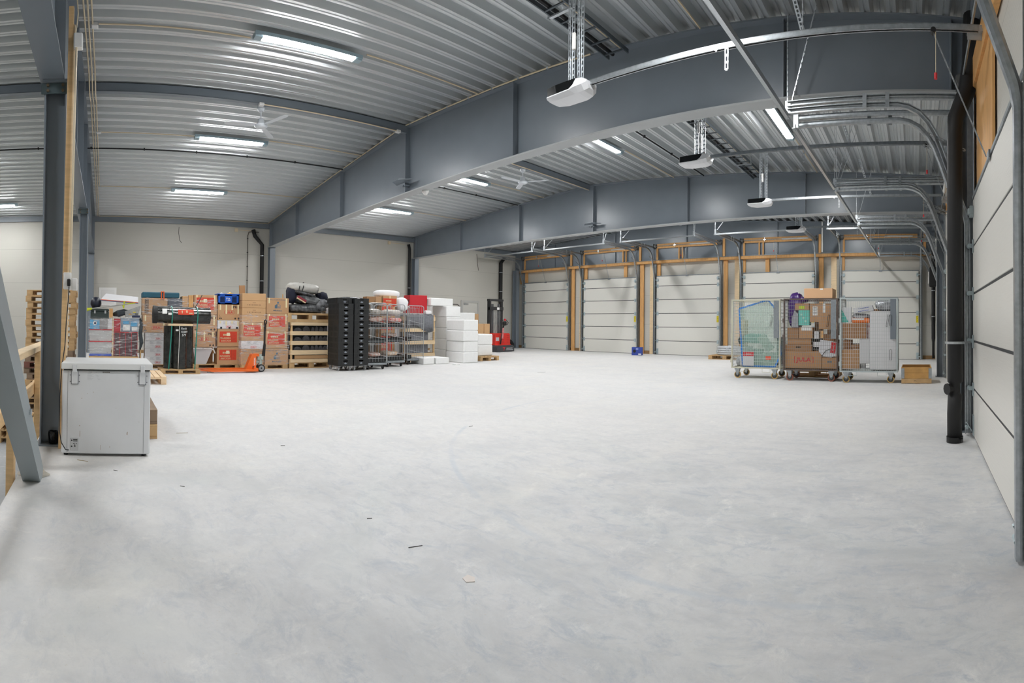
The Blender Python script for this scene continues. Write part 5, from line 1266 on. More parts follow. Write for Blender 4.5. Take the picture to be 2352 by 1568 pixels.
mb().box(-.22, .22, -.3, .3, 0, .56, .006).build('box_body', REDBOX, t); q = mb(); q.box(.08, .16, -.3015, -.3, .3, .42).box(-.02, .05, -.3015, -.3, .3, .42).box(.0, .14, -.3015, -.3, .06, .1); split(q, 'dark_print', M('wine_dark', (90, 24, 34), .6), t)
t.location = (X2 - .38, 9.13, 1.47); t.rotation_euler = (0, 0, radians(-8))
tag(fixn(mb().box(X2 - .5, X2 - .1, 8.62, 9.38, 1.4425, 1.468).build('white_ledge', WHITE)), 'thin white board under the red box', 'board')
b = mb()
for k in range(10): b.tube([(X2 + .12, 8.5 + k * .045, 1.46), (X2 + .14, 8.47 + k * .045, 1.62)], .005, 5)
b.tube([(X2 + .14, 8.46, 1.62), (X2 + .14, 8.89, 1.62)], .007, 5).tube([(X2 + .12, 8.49, 1.46), (X2 + .12, 8.92, 1.46)], .007, 5)
tag(b.build('wire_basket', WIRE), 'pale wire basket front above the right roll cage', 'basket')

# ================================================================= STYROFOAM BOXES
def foam(label, x0, x1, y0, y1, z0, z1, c=.02, group=None):
    o = mb().box(x0, x1, y0, y1, z0 + .002, z1 - .002, c).build('styrofoam_box', FOAM); return tag(o, label, 'box', group)
for i in range(4): foam('white foam box in the big front stack, %s' % ('lowest', 'second from the floor', 'third from the floor', 'topmost')[i], -12.55 + .01 * (i % 2), -11.7 + (.006, -.004, .004, 0)[i], 9.76 + (.0, .008, -.006, .004)[i], 10.33, i * .322, (i + 1) * .322, .02)
rr = random.Random(5)
for i in range(5):
    d_ = rr.uniform(-.015, .015)
    foam('white foam box in the tall rear stack, %s' % ('lowest', 'second from the floor', 'third', 'fourth', 'topmost wide')[i], -13.62, -12.75 + d_, 9.9 + d_, 10.48 + d_, i * .343, (i + 1) * .343, .016)
foam('white foam box crowning the tall rear stack', -13.5, -12.9, 9.42, 10.3, 1.715, 1.96, .015)
for i in range(5): foam('white foam box in the stack at the left behind the grey blanket, %s' % ('lowest', 'second', 'third', 'fourth', 'topmost')[i], -13.66, -12.9, 9.66 - .0, 9.885, i * .343, (i + 1) * .343 - .002, .02) if i < 0 else None
for i in range(4): foam('white foam box in the stack right of the tall one, %s' % ('lowest', 'second', 'third', 'topmost')[i], -14.0, -13.2, 10.84, 11.5, i * .383, (i + 1) * .383, .016)
for i in range(3): foam('white foam box squeezed behind the big front stack, %s' % ('lowest', 'middle', 'topmost')[i], -13.1, -12.45, 10.55, 10.77, i * .39, (i + 1) * .39, .03)
pt = place(dup(PA), 'pallet under the two foam boxes nearest the red stacker', -12.6, 11.1, 0, 0); 
foam('upper foam box on the pallet nearest the red stacker', -12.98, -12.21, 10.79, 11.42, .495, .84, .03)
foam('lower foam box on the pallet nearest the red stacker', -12.98, -12.21, 10.79, 11.42, .145, .495, .03)
foam('low flat foam box on the floor behind the right roll cage', -12.5, -11.85, 8.42, 8.8, 0, .19, .015)
foam('low flat foam box on the floor before the front foam stack', -12.55, -11.8, 8.84, 9.3, 0, .185, .015)
blob('foam_bag', 'white foam bag lump on the grey blanket', 'bag', (X2 - .1, 9.4, 1.5), (.1, .12, .07), M('pillow_white', (0, 0, 0)), 41, rough=.05)
t = carton('tall brown carton behind the foam boxes, left one', -13.3, 11.72, 12.0, 0.002, 1.17, CARD2, .3); t = carton('tall brown carton beside the red stacker mast', -13.32, 12.03, 12.3, 0.002, 1.17, CARD2, .3)
carton('narrow brown carton peeking over the foam boxes', -14.3, 12.5, 12.64, .002, 1.53, CARD2, .3)
t = thing('tube_trolley', 'dark tubular trolley hoop behind the tall foam stack', 'trolley', (-14.4, 10.9, 0), absolute=True)
DT = M('dark_tube', (74, 66, 64), .4, .3)
mb().tube([(-14.4, 9.4, .1), (-14.4, 9.4, 1.78), (-14.4, 9.5, 1.85), (-14.4, 11.7, 1.85), (-14.4, 11.8, 1.78), (-14.4, 11.8, .1)], .02, 8).build('hoop', DT, t); mb().box(-14.7, -14.1, 9.4, 11.8, .1, .14).build('base', DT, t)
for x in (-14.65, -14.15):
    for y in (9.5, 11.7): mb().cyl((x, y - .02, .05), (x, y + .02, .05), .049, 12).build('wheel', BLACK, t)
foam('tiny white foam scrap on the floor before the foam boxes', -11.5, -11.42, 9.18, 9.26, -.001, .02, .004); foam('second white foam scrap on the floor', -11.43, -11.38, 9.3, 9.36, -.001, .015, .003)
# ================================================================= CHEST FREEZER (its back faces the camera)
t = thing('chest_freezer', 'white chest freezer seen from the back, standing near the left column', 'freezer', (-4.75, .015, 0), absolute=True)
FW = M('freezer_white', (222, 225, 228), .35, 0, .05, 5); X = -4.45
mb().box(X - .6, X, -.369, .397, .022, .742, .01).build('cabinet', FW, t)
mb().box(X - .62, X + .02, -.376, .412, .752, .806, .005).build('lid', M('freezer_lid', (230, 232, 232), .35), t)
mb().box(X - .58, X - .004, -.355, .39, .742, .752).build('lid_seal', DARK, t)
for y in (-.37 + .05, .34): mb().box(X, X + .0015, y, y + .003, .03, .735).build('panel_seam', M('seam_grey', (150, 152, 154), .6), t)
for y in (-.286, .298):
    h = mb().box(X + .0002, X + .012, y, y + .054, .626, .735, .004).build('hinge', FW, t)
    mb().box(X + .0205, X + .03, y + .008, y + .046, .73, .79, .003).build('hinge_arm', FW, h)
    q = mb(); q.box(X + .0001, X + .004, y - .004, y + .058, .622, .6258).box(X + .0001, X + .004, y - .004, y, .622, .735).box(X + .0001, X + .004, y + .054, y + .058, .622, .735); q.build('hinge_edge', M('seam_dark', (70, 74, 90), .5), h)
    for dy in (-.012, .066):
        for z in (.645, .7): mb().cyl((X, y + dy, z), (X + .003, y + dy, z), .004, 6).build('screw', DARK, h)
v = mb().box(X + .0002, X + .004, -.29, -.22, .05, .156, .003).build('outlet_panel', M('outlet_grey', (196, 199, 202), .4), t)
q = mb(); q.box(X + .0042, X + .005, -.265, -.228, .14, .146); q.build('slot', DARK, v); mb().box(X + .0042, X + .005, -.265, -.228, .128, .134).build('slot', DARK, v)
for z in (.137, .085): mb().cyl((X + .004, -.277, z), (X + .005, -.277, z), .0065, 10).build('knob_hole', DARK, v)
q = mb(); q.bar((X + .0045, -.25, .115), (X + .0045, -.25, .085), .004, .001, side=(0, 1, 0)).box(X + .0042, X + .005, -.256, -.244, .082, .092).box(X + .0042, X + .005, -.266, -.26, .106, .112).box(X + .0042, X + .005, -.24, -.234, .106, .112); q.build('arrow_print', DARK, v)
text('LOGIK', .011, (X + .0006, -.125, .728), 'x', M('grey_print', (120, 122, 128), .6), t, width=.03)
text('CE', .008, (X + .0006, -.075, .728), 'x', M('grey_print', (0, 0, 0)), t)
GP = M('faint_print', (170, 173, 180), .6)
for k in range(7): mb().box(X + .0001, X + .0006, -.15, -.15 + (.03, .05, .04, .055, .03, .05, .04)[k], .715 - k * .009, .7165 - k * .009).build('print_line', GP, t)
for k in range(5): mb().box(X + .0001, X + .0006, -.085 + .006 * k, -.082 + .006 * k + .02, .71 - k * .011, .7115 - k * .011).build('print_line', GP, t)
q = mb()
for k in range(12): q.box(X + .0001, X + .0008, -.02 + k * .0053, -.0175 + k * .0053 + (.001 if k % 3 else 0), .722, .734)
q.build('barcode', M('barcode_ink', (110, 104, 96), .6), t)
q = mb()
for k, (y, z, w_, h_) in enumerate(((.196, .19, .006, .02), (.2, .205, .004, .012), (-.215, .26, .008, .006), (-.1, .55, .003, .01), (-.2, .5, .008, .003), (.05, .08, .003, .01), (-.21, .17, .003, .05), (-.03, .06, .002, .04), (-.15, .54, .004, .004), (.1, .42, .003, .003), (.3, .3, .003, .004))): mb().box(X + .0001, X + .0004, y, y + w_, z, z + h_).build('scratch', M('rust_mark', (150, 126, 100), .8), t)
mb().tube([(X + .004, -.304, .052), (X + .02, -.33, .06), (X + .03, -.365, .12), (X + .02, -.385, .22), (X - .06, -.392, .5), (X - .12, -.384, .75), (-4.6, -.36, .95), (-4.575, -.35, 1.15), (-4.57, -.335, 1.35), (-4.575, -.33, 1.47)], .0045, 7).build('power_cord', M('cord_black', (44, 46, 52), .5), t, True)
mb().box(-4.599, -4.565, -.348, -.318, 1.475, 1.54, .006).build('plug', BLACK, t)
for y in (-.33, .35): mb().cyl((X - .05, y, 0.0), (X - .05, y, .022), .02, 10).build('foot', DARK, t); mb().cyl((X - .52, y, 0.0), (X - .52, y, .022), .02, 10).build('foot', DARK, t)
# black bucket in the column channel
t = thing('black_pot', 'small glossy black pot standing inside the near column foot', 'pot', (-4.81, -.475, .017), absolute=True)
fixn(mb().lathe([(.035, 0), (.042, .005), (.047, .1), (.045, .115), (.038, .115), (.03, .02)], (-4.81, -.475, .016), 20).build('pot_body', BLACKG, t, True))

# ================================================================= BLACK FILM ROLLS ON A SMALL PALLET
ROLLM = M('roll_black', (24, 26, 25), .16, 0, .3, 9, .35, col2=(52, 54, 52)); GRN = M('green_strap', (24, 128, 112), .4)
t = place(dup(P10), 'small pallet under the upright and lying black rolls', -11.78, 1.67, 0, pi / 2); t.scale = (.72, .9, .9)
for i, (y, x, r, lb) in enumerate(((1.47, -11.86, .135, 'black roll standing upright, left one under the lying roll'), (1.69, -11.72, .16, 'black roll standing upright in front, with white handwriting'), (1.885, -11.88, .13, 'black roll standing upright, right one under the lying roll'))):
    r_o = thing('upright_roll', lb, 'roll', (x, y, .092), absolute=True)
    mb().cyl((x, y, .092), (x, y, 1.04), r, 28).build('roll_body', ROLLM, r_o)
    if i == 1:
        WI = M('white_marker', (226, 230, 230), .5)
        for s_, z in (('Rock', .985), ('10389', .91), ('579', .84)): text(s_, .07, (x + r * .985 + .004, y + .06, z), (pi / 2, 0, pi / 2 + .38), WI, r_o, shear=.1).location.x -= .006
        tag_ = mb().box(x + r * .93, x + r + .003, y - .12, y - .06, .93, .965).build('paper_label', WHITE, r_o)
        mb().tube([(x + r + .006, y - .04, 1.05), (x + r + .006, y - .045, .6), (x + r + .006, y - .06, .1)], .006, 6).build('white_strap', WHITE, r_o)
t = thing('pine_plank', 'short pine plank between the upright rolls and the lying roll', 'plank', (-11.7, 1.67, 1.04), absolute=True)
mb().box(-11.98, -11.56, 1.4, 1.95, 1.042, 1.085, .003).build('plank_body', PINEL, t)
t = thing('lying_roll', 'long glossy black roll lying across the upright rolls', 'roll', (-11.76, 1.7, 1.09), absolute=True)
mb().cyl((-11.77, 1.09, 1.29), (-11.77, 2.36, 1.27), .185, 32).build('roll_body', ROLLM, t)
q = mb(); q.cyl((-11.77, 1.075, 1.29), (-11.77, 1.17, 1.2885), .197, 32); q.build('end_cap', BLACK, t); mb().cyl((-11.77, 1.07, 1.29), (-11.77, 1.0751, 1.29), .06, 16).build('core', DARK, t)
def curved(b, y0, y1, a0, a1, r, c=(-11.77, 1.28)):
    n = 8; vs = []
    for k in range(n + 1): a = radians(a0 + (a1 - a0) * k / n); vs += [(c[0] + r * cos(a), y0, c[1] + r * sin(a)), (c[0] + r * cos(a), y1, c[1] + r * sin(a))]
    return b.add(vs, [(k * 2, k * 2 + 1, k * 2 + 3, k * 2 + 2) for k in range(n)])
curved(mb(), 1.27, 1.37, 8, 45, .1965).build('paper_label', WHITE, t); curved(mb(), 1.4, 1.5, 0, 14, .1965).build('paper_label', WHITE, t)
rd = curved(mb(), 1.62, 1.97, 2, 40, .1965).build('red_label', M('red_print', (0, 0, 0)), t)
for a_ in ((1.7, 1.72, 12, 30), (1.8, 1.83, 15, 32), (1.86, 1.94, 10, 16)): curved(mb(), *a_, .198).build('label_print', CREAM, t)
for y in (1.49, 2.06):
    pts = [(-11.77 + .205 * cos(radians(a)), y, 1.28 + .205 * sin(radians(a))) for a in (170, 130, 90, 50, 20, 0)] + [(-11.56, y - (.02 if y < 1.8 else .03), .8), (-11.54, y - (.07 if y < 1.8 else .06), .09)]
    mb().sweep(pts, [(-.012, -.001), (.012, -.001), (.012, .001), (-.012, .001)], (0, 1, 0)).build('green_strap', GRN, t)
mb().tube([(-11.75, 2.03, 1.47), (-11.85, 2.1, 1.55), (-11.95, 2.22, 1.75)], .01, 5).build('loose_strap', M('dark_green', (0, 0, 0)), t)

for o in list(COL.objects):
    if o.parent is None and (o.name.startswith(('upright_roll', 'lying_roll', 'pine_plank.', 'pine_plank')) or 'upright and lying black rolls' in str(o.get('label'))):
        if 'between the wrapped cartons' in str(o.get('label')): continue
        o.location.x += .35; o.location.y -= .03
# ================================================================= ORANGE PALLET TRUCK
t = thing('pallet_truck', 'orange hand pallet truck with a black handle in front of the cartons', 'pallet truck', (-11.35, 3.0, 0), absolute=True)
for x in (-11.28, -11.62):
    b = mb(); b.add([(x - .075, 3.42, .075), (x + .075, 3.42, .075), (x + .075, 2.24, .075), (x - .075, 2.24, .075), (x + .04, 2.08, .06), (x - .04, 2.08, .06),
                     (x - .075, 3.42, .03), (x + .075, 3.42, .03), (x + .075, 2.4, .03), (x - .075, 2.4, .03), (x + .04, 2.1, .05), (x - .04, 2.1, .05)],
                    [(0, 1, 2, 3), (3, 2, 4, 5), (7, 6, 9, 8), (8, 9, 11, 10), (1, 7, 8, 2), (2, 8, 10, 4), (6, 0, 3, 9), (9, 3, 5, 11), (5, 4, 10, 11), (0, 6, 7, 1)])
    fixn(b.build('fork', ORANGE, t))
    for y in (2.3, 2.38): mb().cyl((x - .05, y, .036), (x + .05, y, .036), .035, 12).build('fork_roller', M('wheel_grey', (0, 0, 0)), t)
b = mb(); b.prism([(3.19, .0751), (3.43, .0751), (3.43, .36), (3.5, .36), (3.5, .42), (3.35, .42), (3.32, .40)], 0, -11.54, -11.36); b.box(-11.69, -11.21, 3.34, 3.44, .03, .1); fixn(b.build('chassis', ORANGE, t))
text('DOOSAN', .05, (-11.357, 3.395, .24), (0, pi / 2, 0), WHITE, t, bold=.03, width=.17).rotation_euler = (pi, -pi / 2, 0)
tx = [c for c in COL.objects if c.parent is t and c.name.startswith('lettering')][-1]
tx.matrix_basis = Matrix(((0, 0, 1, tx.location.x), (0, -1, 0, tx.location.y), (1, 0, 0, tx.location.z), (0, 0, 0, 1))) @ Matrix.Diagonal((tx.scale.x, tx.scale.y, tx.scale.z, 1))
mb().cyl((-11.36, 3.36, .12), (-11.354, 3.36, .12), .018, 10).build('bolt', DARK, t)
PS = M('pump_silver', (176, 188, 182), .45, .3)
b = mb(); b.cyl((-11.45, 3.55, .12), (-11.45, 3.55, .4), .05, 12).box(-11.5, -11.4, 3.47, 3.62, .27, .36, .01).box(-11.48, -11.42, 3.43, 3.6, .2, .26, .01).cyl((-11.53, 3.57, .33), (-11.37, 3.57, .33), .035, 10); b.build('pump', PS, t)
for x in (-11.51, -11.39):
    w_ = mb().cyl((x - .025, 3.56, .088), (x + .025, 3.56, .088), .088, 22).build('steer_wheel', BLACK, t)
    mb().cyl((x - .027, 3.56, .088), (x + .027, 3.56, .088), .062, 18).build('wheel_rim', M('wheel_grey', (0, 0, 0)), w_); mb().cyl((x - .03, 3.56, .088), (x + .03, 3.56, .088), .018, 10).build('hub', DARK, w_)
fixn(mb().prism([(3.6, .36), (3.66, .36), (3.675, .62), (3.665, .66), (3.645, .66), (3.635, .62)], 0, -11.49, -11.41).build('handle_fork', BLACK, t)); mb().cyl((-11.45, 3.66, .62), (-11.45, 3.665, 1.12), .016, 10).build('handle_bar', BLACK, t)
mb().tube([(-11.45, 3.665, 1.1), (-11.53, 3.668, 1.12), (-11.53, 3.67, 1.18), (-11.45, 3.67, 1.2), (-11.37, 3.67, 1.18), (-11.37, 3.668, 1.12), (-11.45, 3.665, 1.1)], .014, 8).build('grip', BLACK, t)

# ================================================================= MESH CAGES ON THE RIGHT
def meshcage(label, x0, x1, yf, col, frame, D=.8, rail=STEEL, plate=True, zb=.225, zt=1.77, wheelc=(196, 160, 90)):
    t = thing('mesh_cage', label, 'mesh cage', ((x0 + x1) / 2, yf + D / 2, 0), absolute=True)
    yb = yf + D; f = .03
    b = mb()
    for x in (x0, x1 - f):
        for y in (yf, yb - f): b.box(x, x + f, y, y + f, zb, zt)
    split(b, 'corner_post', frame, t)
    b = mb()
    for z in (zb, zt - f):
        for y in (yf, yb - f): b.box(x0 + f, x1 - f, y, y + f, z, z + f)
        for x in (x0, x1 - f): b.box(x, x + f, yf + f, yb - f, z, z + f)
    split(b, 'frame_bar', frame, t)
    b = mb(); nx = 26
    for i in range(1, nx): x = x0 + (x1 - x0) * i / nx; b.box(x - .0028, x + .0028, yf + .012, yf + .016, zb + f, zt - f)
    b.build('front_upright_wires', col, t); b = mb()
    for i in range(1, 20): z = zb + (zt - zb) * i / 20; b.box(x0 + f, x1 - f, yf + .006, yf + .0115, z - .0028, z + .0028)
    b.build('front_cross_wires', col, t)
    b = mb()
    for i in range(1, nx): x = x0 + (x1 - x0) * i / nx; b.box(x - .002, x + .002, yb - .014, yb - .01, zb + f, zt - f)
    for i in range(1, 20): z = zb + (zt - zb) * i / 20; b.box(x0 + f, x1 - f, yb - .02, yb - .015, z - .0025, z + .0025)
    b.build('back_mesh', col, t)
    for x in (x0 + .012, x1 - .016):
        b = mb()
        for i in range(1, 17): y = yf + D * i / 17; b.box(x, x + .004, y - .002, y + .002, zb + f, zt - f)
        for i in range(1, 20): z = zb + (zt - zb) * i / 20; b.box(x, x + .005, yf + f, yb - f, z - .0025, z + .0025)
        b.build('side_mesh', col, t)
    mb().box(x0 + f, x1 - f, yf + f, yb - f, zb, zb + .012).build('base_deck', frame, t)
    if plate: mb().box(x1 - .155, x1 - .035, yf - .006, yf - .001, zt - .86, zt - .03, .002).build('side_plate', rail, t)
    for (hx, hz) in ((x1 - .24, zt - .6),) if plate else ():
        mb().tube([(hx, yf - .006, hz), (hx + .035, yf - .01, hz + .25), (hx + .065, yf - .006, hz + .25), (hx + .03, yf - .01, hz), (hx, yf - .006, hz)], .004, 5).build('hook', DARK, t)
    for xq in (x0 + .18, x1 - .42): mb().tube([(xq, yf + .01, zb), (xq, yf + .01, zb - .07), (xq + .18, yf + .01, zb - .07), (xq + .18, yf + .01, zb)], .005, 5).build('fork_loop', frame, t)
    for z in (.35, .9, 1.25): mb().box(x0 - .02, x0 - .0005, yf, yf + .05, z, z + .09).build('hinge', frame, t)
    for x in (x0 + .13, x1 - .15):
        for y in (yf + .08, yb - .1):
            w_ = mb().cyl((x - .018, y, .077), (x + .018, y, .077), .076, 20).build('wheel', M('tyre_%d' % wheelc[0], wheelc, .5), t) if False else mb().cyl((x, y - .018, .077), (x, y + .018, .077), .076, 20).build('wheel', M('tyre_%d' % wheelc[0], wheelc, .5), t)
            mb().cyl((x, y - .0185, .077), (x, y + .0185, .077), .058, 18).build('rim', M('rim_dark', (70, 72, 72), .5, .4), w_); mb().cyl((x, y - .03, .077), (x, y + .03, .077), .016, 8).build('hub', ZINC, w_)
            q = mb(); q.prism([(x - .05, .19), (x + .05, .19), (x + .02, .07), (x - .02, .07)], 1, y - .03, y - .026).prism([(x - .05, .19), (x + .05, .19), (x + .02, .07), (x - .02, .07)], 1, y + .026, y + .03).box(x - .06, x + .06, y - .05, y + .05, .19, zb - .001)
            q.build('caster_fork', GALV, t)
    return t
GA = M('zinc_yellow', (206, 204, 184), .4, .35); GB = M('rusty_brown', (104, 92, 86), .6, .3, .3, 14); GC = M('zinc_green', (186, 196, 196), .4, .4)
Y1, Y2, Y3 = 10.95, 10.78, 10.62
meshcage('left mesh cage on wheels holding a taped glass sheet', -4.08, -2.93, Y1, M('wire_a', (206, 210, 208), .4, .4), GA, rail=GALVD)
meshcage('middle rusty mesh cage packed with brown parcels', -2.82, -1.63, Y2, M('wire_b', (150, 150, 148), .4, .5), GB, rail=GALVD, wheelc=(150, 84, 60))
meshcage('right mesh cage on wheels with a tall white carton', -1.57, -.36, Y3, M('wire_c', (200, 204, 204), .4, .5), GC, rail=M('plate_grey', (118, 126, 134), .45, .2))
C1 = lambda px, py: (-4.08 + (px - 110) * .001592, 1.77 - (py - 230) * .001535)
C2 = lambda px, py: (-2.82 + (px - 865) * .0015, 1.77 - (py - 220) * .001481)
C3 = lambda px, py: (-1.57 + (px - 175) * .001444, 1.77 - (py - 210) * .001435)
def parcel(C, r, yd, d, mat, name, label, cat='box', c=.006, Y=None, extra=None):
    (x0, z1), (x1, z0) = C(r[0], r[1]), C(r[2], r[3]); t = thing(name, label, cat, ((x0 + x1) / 2, yd + d / 2, z0), absolute=True)
    mb().box(x0, x1, yd, yd + d, max(z0, .238), z1, c).build('box_body', mat, t); t['_f'] = (x0, x1, z0, z1)
    return t
def fp(C, r, y, mat, name, par, e=.002):
    (x0, z1), (x1, z0) = C(r[0], r[1]), C(r[2], r[3]); return mb().box(x0, x1, y - e, y - .0002, z0, z1).build(name, mat, par)
# --- left cage
GL = bpy.data.materials.new('tinted_glass'); GL.use_nodes = True; nt = GL.node_tree
pb = nt.nodes['Principled BSDF']; pb.inputs['Base Color'].default_value = rgb((176, 206, 194)); pb.inputs['Roughness'].default_value = .12; pb.inputs['Alpha'].default_value = .36
ya = Y1 + .06
t = thing('glass_sheet', 'tall clear green glass sheet edged with blue tape', 'glass sheet', (-3.5, ya, .24), absolute=True)
poly = [C1(*q) for q in ((212, 365), (600, 250), (650, 250), (775, 400), (800, 600), (812, 790), (828, 1030), (745, 1205), (270, 1200))]
poly = [(x, max(z, .24)) for x, z in poly]
fixn(mb().prism(poly, 1, ya, ya + .008).build('pane', GL, t))
BT = M('blue_tape', (44, 130, 214), .5)
for i in range(len(poly)):
    a, b_ = poly[i], poly[(i + 1) % len(poly)]
    mb().bar((a[0], ya - .003, a[1]), (b_[0], ya - .003, b_[1]), .004, .035, side=(0, 1, 0)).build('blue_tape', BT, t)
fp(C1, (610, 1055, 685, 1105), ya, M('orange_red_label', (240, 84, 48), .5), 'warning_label', t)
t = parcel(C1, (280, 995, 440, 1200), Y1 + .032, .02, M('white_card', (0, 0, 0)), 'white_carton', 'small white and red carton at the front of the left mesh cage'); fp(C1, (282, 997, 438, 1058), Y1 + .032, REDL, 'red_band', t)
text('BOSCH', .028, (C1(360, 1028)[0], Y1 + .029, C1(360, 1028)[1]), 'y', WHITE, t, width=.12, bold=.03)
t = parcel(C1, (130, 520, 215, 930), Y1 + .45, .25, CARD2, 'brown_carton', 'tall brown carton at the back left of the left mesh cage')
parcel(C1, (160, 930, 300, 1200), Y1 + .45, .2, M('pale_card', (190, 190, 186), .7), 'pale_carton', 'pale carton low at the back of the left mesh cage')
TC = M('turquoise', (92, 170, 160), .6)
blob('green_bag', 'turquoise cloth bag behind the glass sheet', 'bag', (C1(400, 800)[0], Y1 + .4, C1(400, 800)[1]), (.26, .14, .1), TC, 51)
blob('green_bag', 'dark green bag behind the glass sheet on the left', 'bag', (C1(200, 850)[0], Y1 + .32, C1(200, 830)[1]), (.07, .1, .09), M('dark_green', (0, 0, 0)), 52)
t = thing('tilted_panel', 'pale green tilted flat carton behind the glass sheet', 'box', (-3.4, Y1 + .12, .8), absolute=True)
pp = [C1(*q) for q in ((465, 800), (565, 725), (715, 935), (620, 1000))]; fixn(mb().prism(pp, 1, Y1 + .12, Y1 + .2).build('box_body', M('pale_green_card', (196, 214, 200), .6), t))
parcel(C1, (270, 960, 520, 1195), Y1 + .3, .12, M('grey_green_card', (160, 176, 172), .7), 'flat_carton', 'grey-green flat carton low behind the glass sheet')
parcel(C1, (530, 1010, 750, 1195), Y1 + .22, .1, M('pale_green_card', (0, 0, 0)), 'flat_carton', 'pale flat carton at the bottom right behind the glass sheet')
parcel(C1, (690, 780, 800, 1195), Y1 + .5, .2, M('slate_cloth', (0, 0, 0)), 'dark_carton', 'dark slate carton at the back right of the left mesh cage')
blob('film_lump', 'crumpled clear film at the bottom left of the left mesh cage', 'film', (C1(170, 1130)[0], Y1 + .3, .36), (.06, .1, .1), M('crumpled_film', (206, 210, 214), .2, 0, .5, 14, .8), 53)
blob('white_sack', 'white bag at the bottom behind the blue tape', 'bag', (C1(235, 1090)[0], Y1 + .28, .38), (.07, .1, .13), M('pillow_white', (0, 0, 0)), 54)
# --- middle cage
yb = Y2 + .05
PUR = M('purple_film', (74, 40, 120), .25, 0, .4, 9, .7); BRN = M('parcel_brown', (190, 146, 104), .75, 0, .08, 4); BRN2 = M('parcel_brown_dark', (168, 126, 88), .75, 0, .08, 4)
t = parcel(C2, (880, 985, 1420, 1235), yb, .62, BRN, 'big_carton', 'large brown logo carton at the bottom of the middle cage')
xx = (C2(1018, 0)[0] + C2(1300, 0)[0]) / 2; zl = C2(0, 1108)[1]
rg = mb(); pts = []
ringv = []
w_, h_, r_c = .42, .165, .035
for cx, cz, a0 in ((xx + w_ / 2 - r_c, zl + h_ / 2 - r_c, 0), (xx - w_ / 2 + r_c, zl + h_ / 2 - r_c, 90), (xx - w_ / 2 + r_c, zl - h_ / 2 + r_c, 180), (xx + w_ / 2 - r_c, zl - h_ / 2 + r_c, 270)):
    for k in range(5): a = radians(a0 + 22.5 * k); ringv.append((cx, cz, cos(a), sin(a)))
n = len(ringv); rg.add([(p[0] + p[2] * r_c, yb - .001, p[1] + p[3] * r_c) for p in ringv] + [(p[0] + p[2] * (r_c - .01), yb - .001, p[1] + p[3] * (r_c - .01)) for p in ringv], [(k, (k + 1) % n, (k + 1) % n + n, k + n) for k in range(n)])
rg.build('logo_outline', REDL, t); text('JULA', .12, (xx, yb - .0015, zl), 'y', REDL, t, width=.33, bold=.03)
fp(C2, (940, 1148, 985, 1160), yb, DARK, 'small_print', t) if False else None
t = parcel(C2, (1425, 1070, 1650, 1235), yb, .5, BRN, 'carton', 'brown carton at the bottom right of the middle cage'); fp(C2, (1500, 1125, 1570, 1142), yb, M('blue_grey_print', (90, 120, 140), .6), 'hand_hole', t)
t = parcel(C2, (880, 890, 1275, 984), yb, .6, BRN2, 'flat_carton', 'long flat brown carton on the large logo carton'); fp(C2, (1040, 918, 1115, 934), yb, DARK, 'hand_hole', t)
parcel(C2, (910, 800, 1260, 889), yb + .04, .5, BRN, 'carton', 'brown carton with an open flap above the flat one')
parcel(C2, (910, 645, 1078, 799), yb + .02, .4, BRN2, 'carton', 'left of two brown cartons mid height in the middle cage')
t = parcel(C2, (1082, 640, 1285, 799), yb + .02, .4, BRN, 'carton', 'right of two brown cartons mid height in the middle cage'); fp(C2, (1122, 641, 1270, 683), yb + .02, WHITE, 'paper_label', t)
t = parcel(C2, (1245, 295, 1580, 562), yb, .55, BRN, 'carton', 'large brown carton upper right with a paper label'); fp(C2, (1290, 335, 1360, 465), yb, WHITE, 'paper_label', t); fp(C2, (1435, 295, 1475, 430), yb, WHITE, 'white_tape', t)
for k in range(5): fp(C2, (1298, 350 + k * 22, 1345, 355 + k * 22), yb - .0022, INK, 'printed_line', t, .001)
t = parcel(C2, (1025, 290, 1238, 388), yb, .4, BRN, 'carton', 'small brown carton at the top with lime print'); fp(C2, (1088, 322, 1175, 372), yb, M('lime_print', (186, 206, 56), .6), 'lime_print', t)
t = parcel(C2, (1083, 390, 1243, 608), yb - .01, .2, M('mint_card', (112, 206, 192), .6, 0, .12, 10), 'mint_parcel', 'mint green parcel in the middle cage'); 
for k in range(3): fp(C2, (1110 + k * 30, 440 + k * 48, 1145 + k * 30, 466 + k * 48), yb - .01, M('mint_print', (170, 216, 200), .6), 'sticker', t)
blob('purple_bag', 'glossy purple film bundle bulging out of the middle cage', 'bundle', (C2(985, 400)[0], yb + .42, C2(0, 395)[1]), (.17, .2, .38), PUR, 61, rough=.08)
blob('purple_bag', 'purple film top poking above the middle cage', 'bundle', (C2(1050, 205)[0], yb + .45, 1.76), (.17, .16, .07), PUR, 62, rough=.05)
fixn(tag(mb().prism([C2(975, 638), C2(990, 480), C2(1020, 390), C2(1075, 445), C2(1070, 640)], 1, yb - .005, yb + .1).build('silver_mailer', M('silver_film', (190, 192, 200), .3, .4, .3, 12, .4)), 'silver mailing bag left of the mint parcel', 'parcel'))
parcel(C2, (1375, 560, 1580, 662), yb, .4, BRN, 'carton', 'brown carton under the large labelled one, right side')
parcel(C2, (1300, 698, 1372, 806), yb + .05, .2, M('white_card', (0, 0, 0)), 'white_parcel', 'small white parcel in the middle of the brown cage')
parcel(C2, (1285, 565, 1375, 690), yb + .3, .3, CARD3, 'carton', 'dark brown carton deep in the middle cage')
parcel(C2, (1435, 735, 1650, 870), yb + .12, .4, BRN2, 'carton', 'brown carton behind the white mailing bag')
parcel(C2, (1480, 668, 1600, 735), yb + .2, .3, BRN, 'carton', 'small brown carton above the white mailing bag')
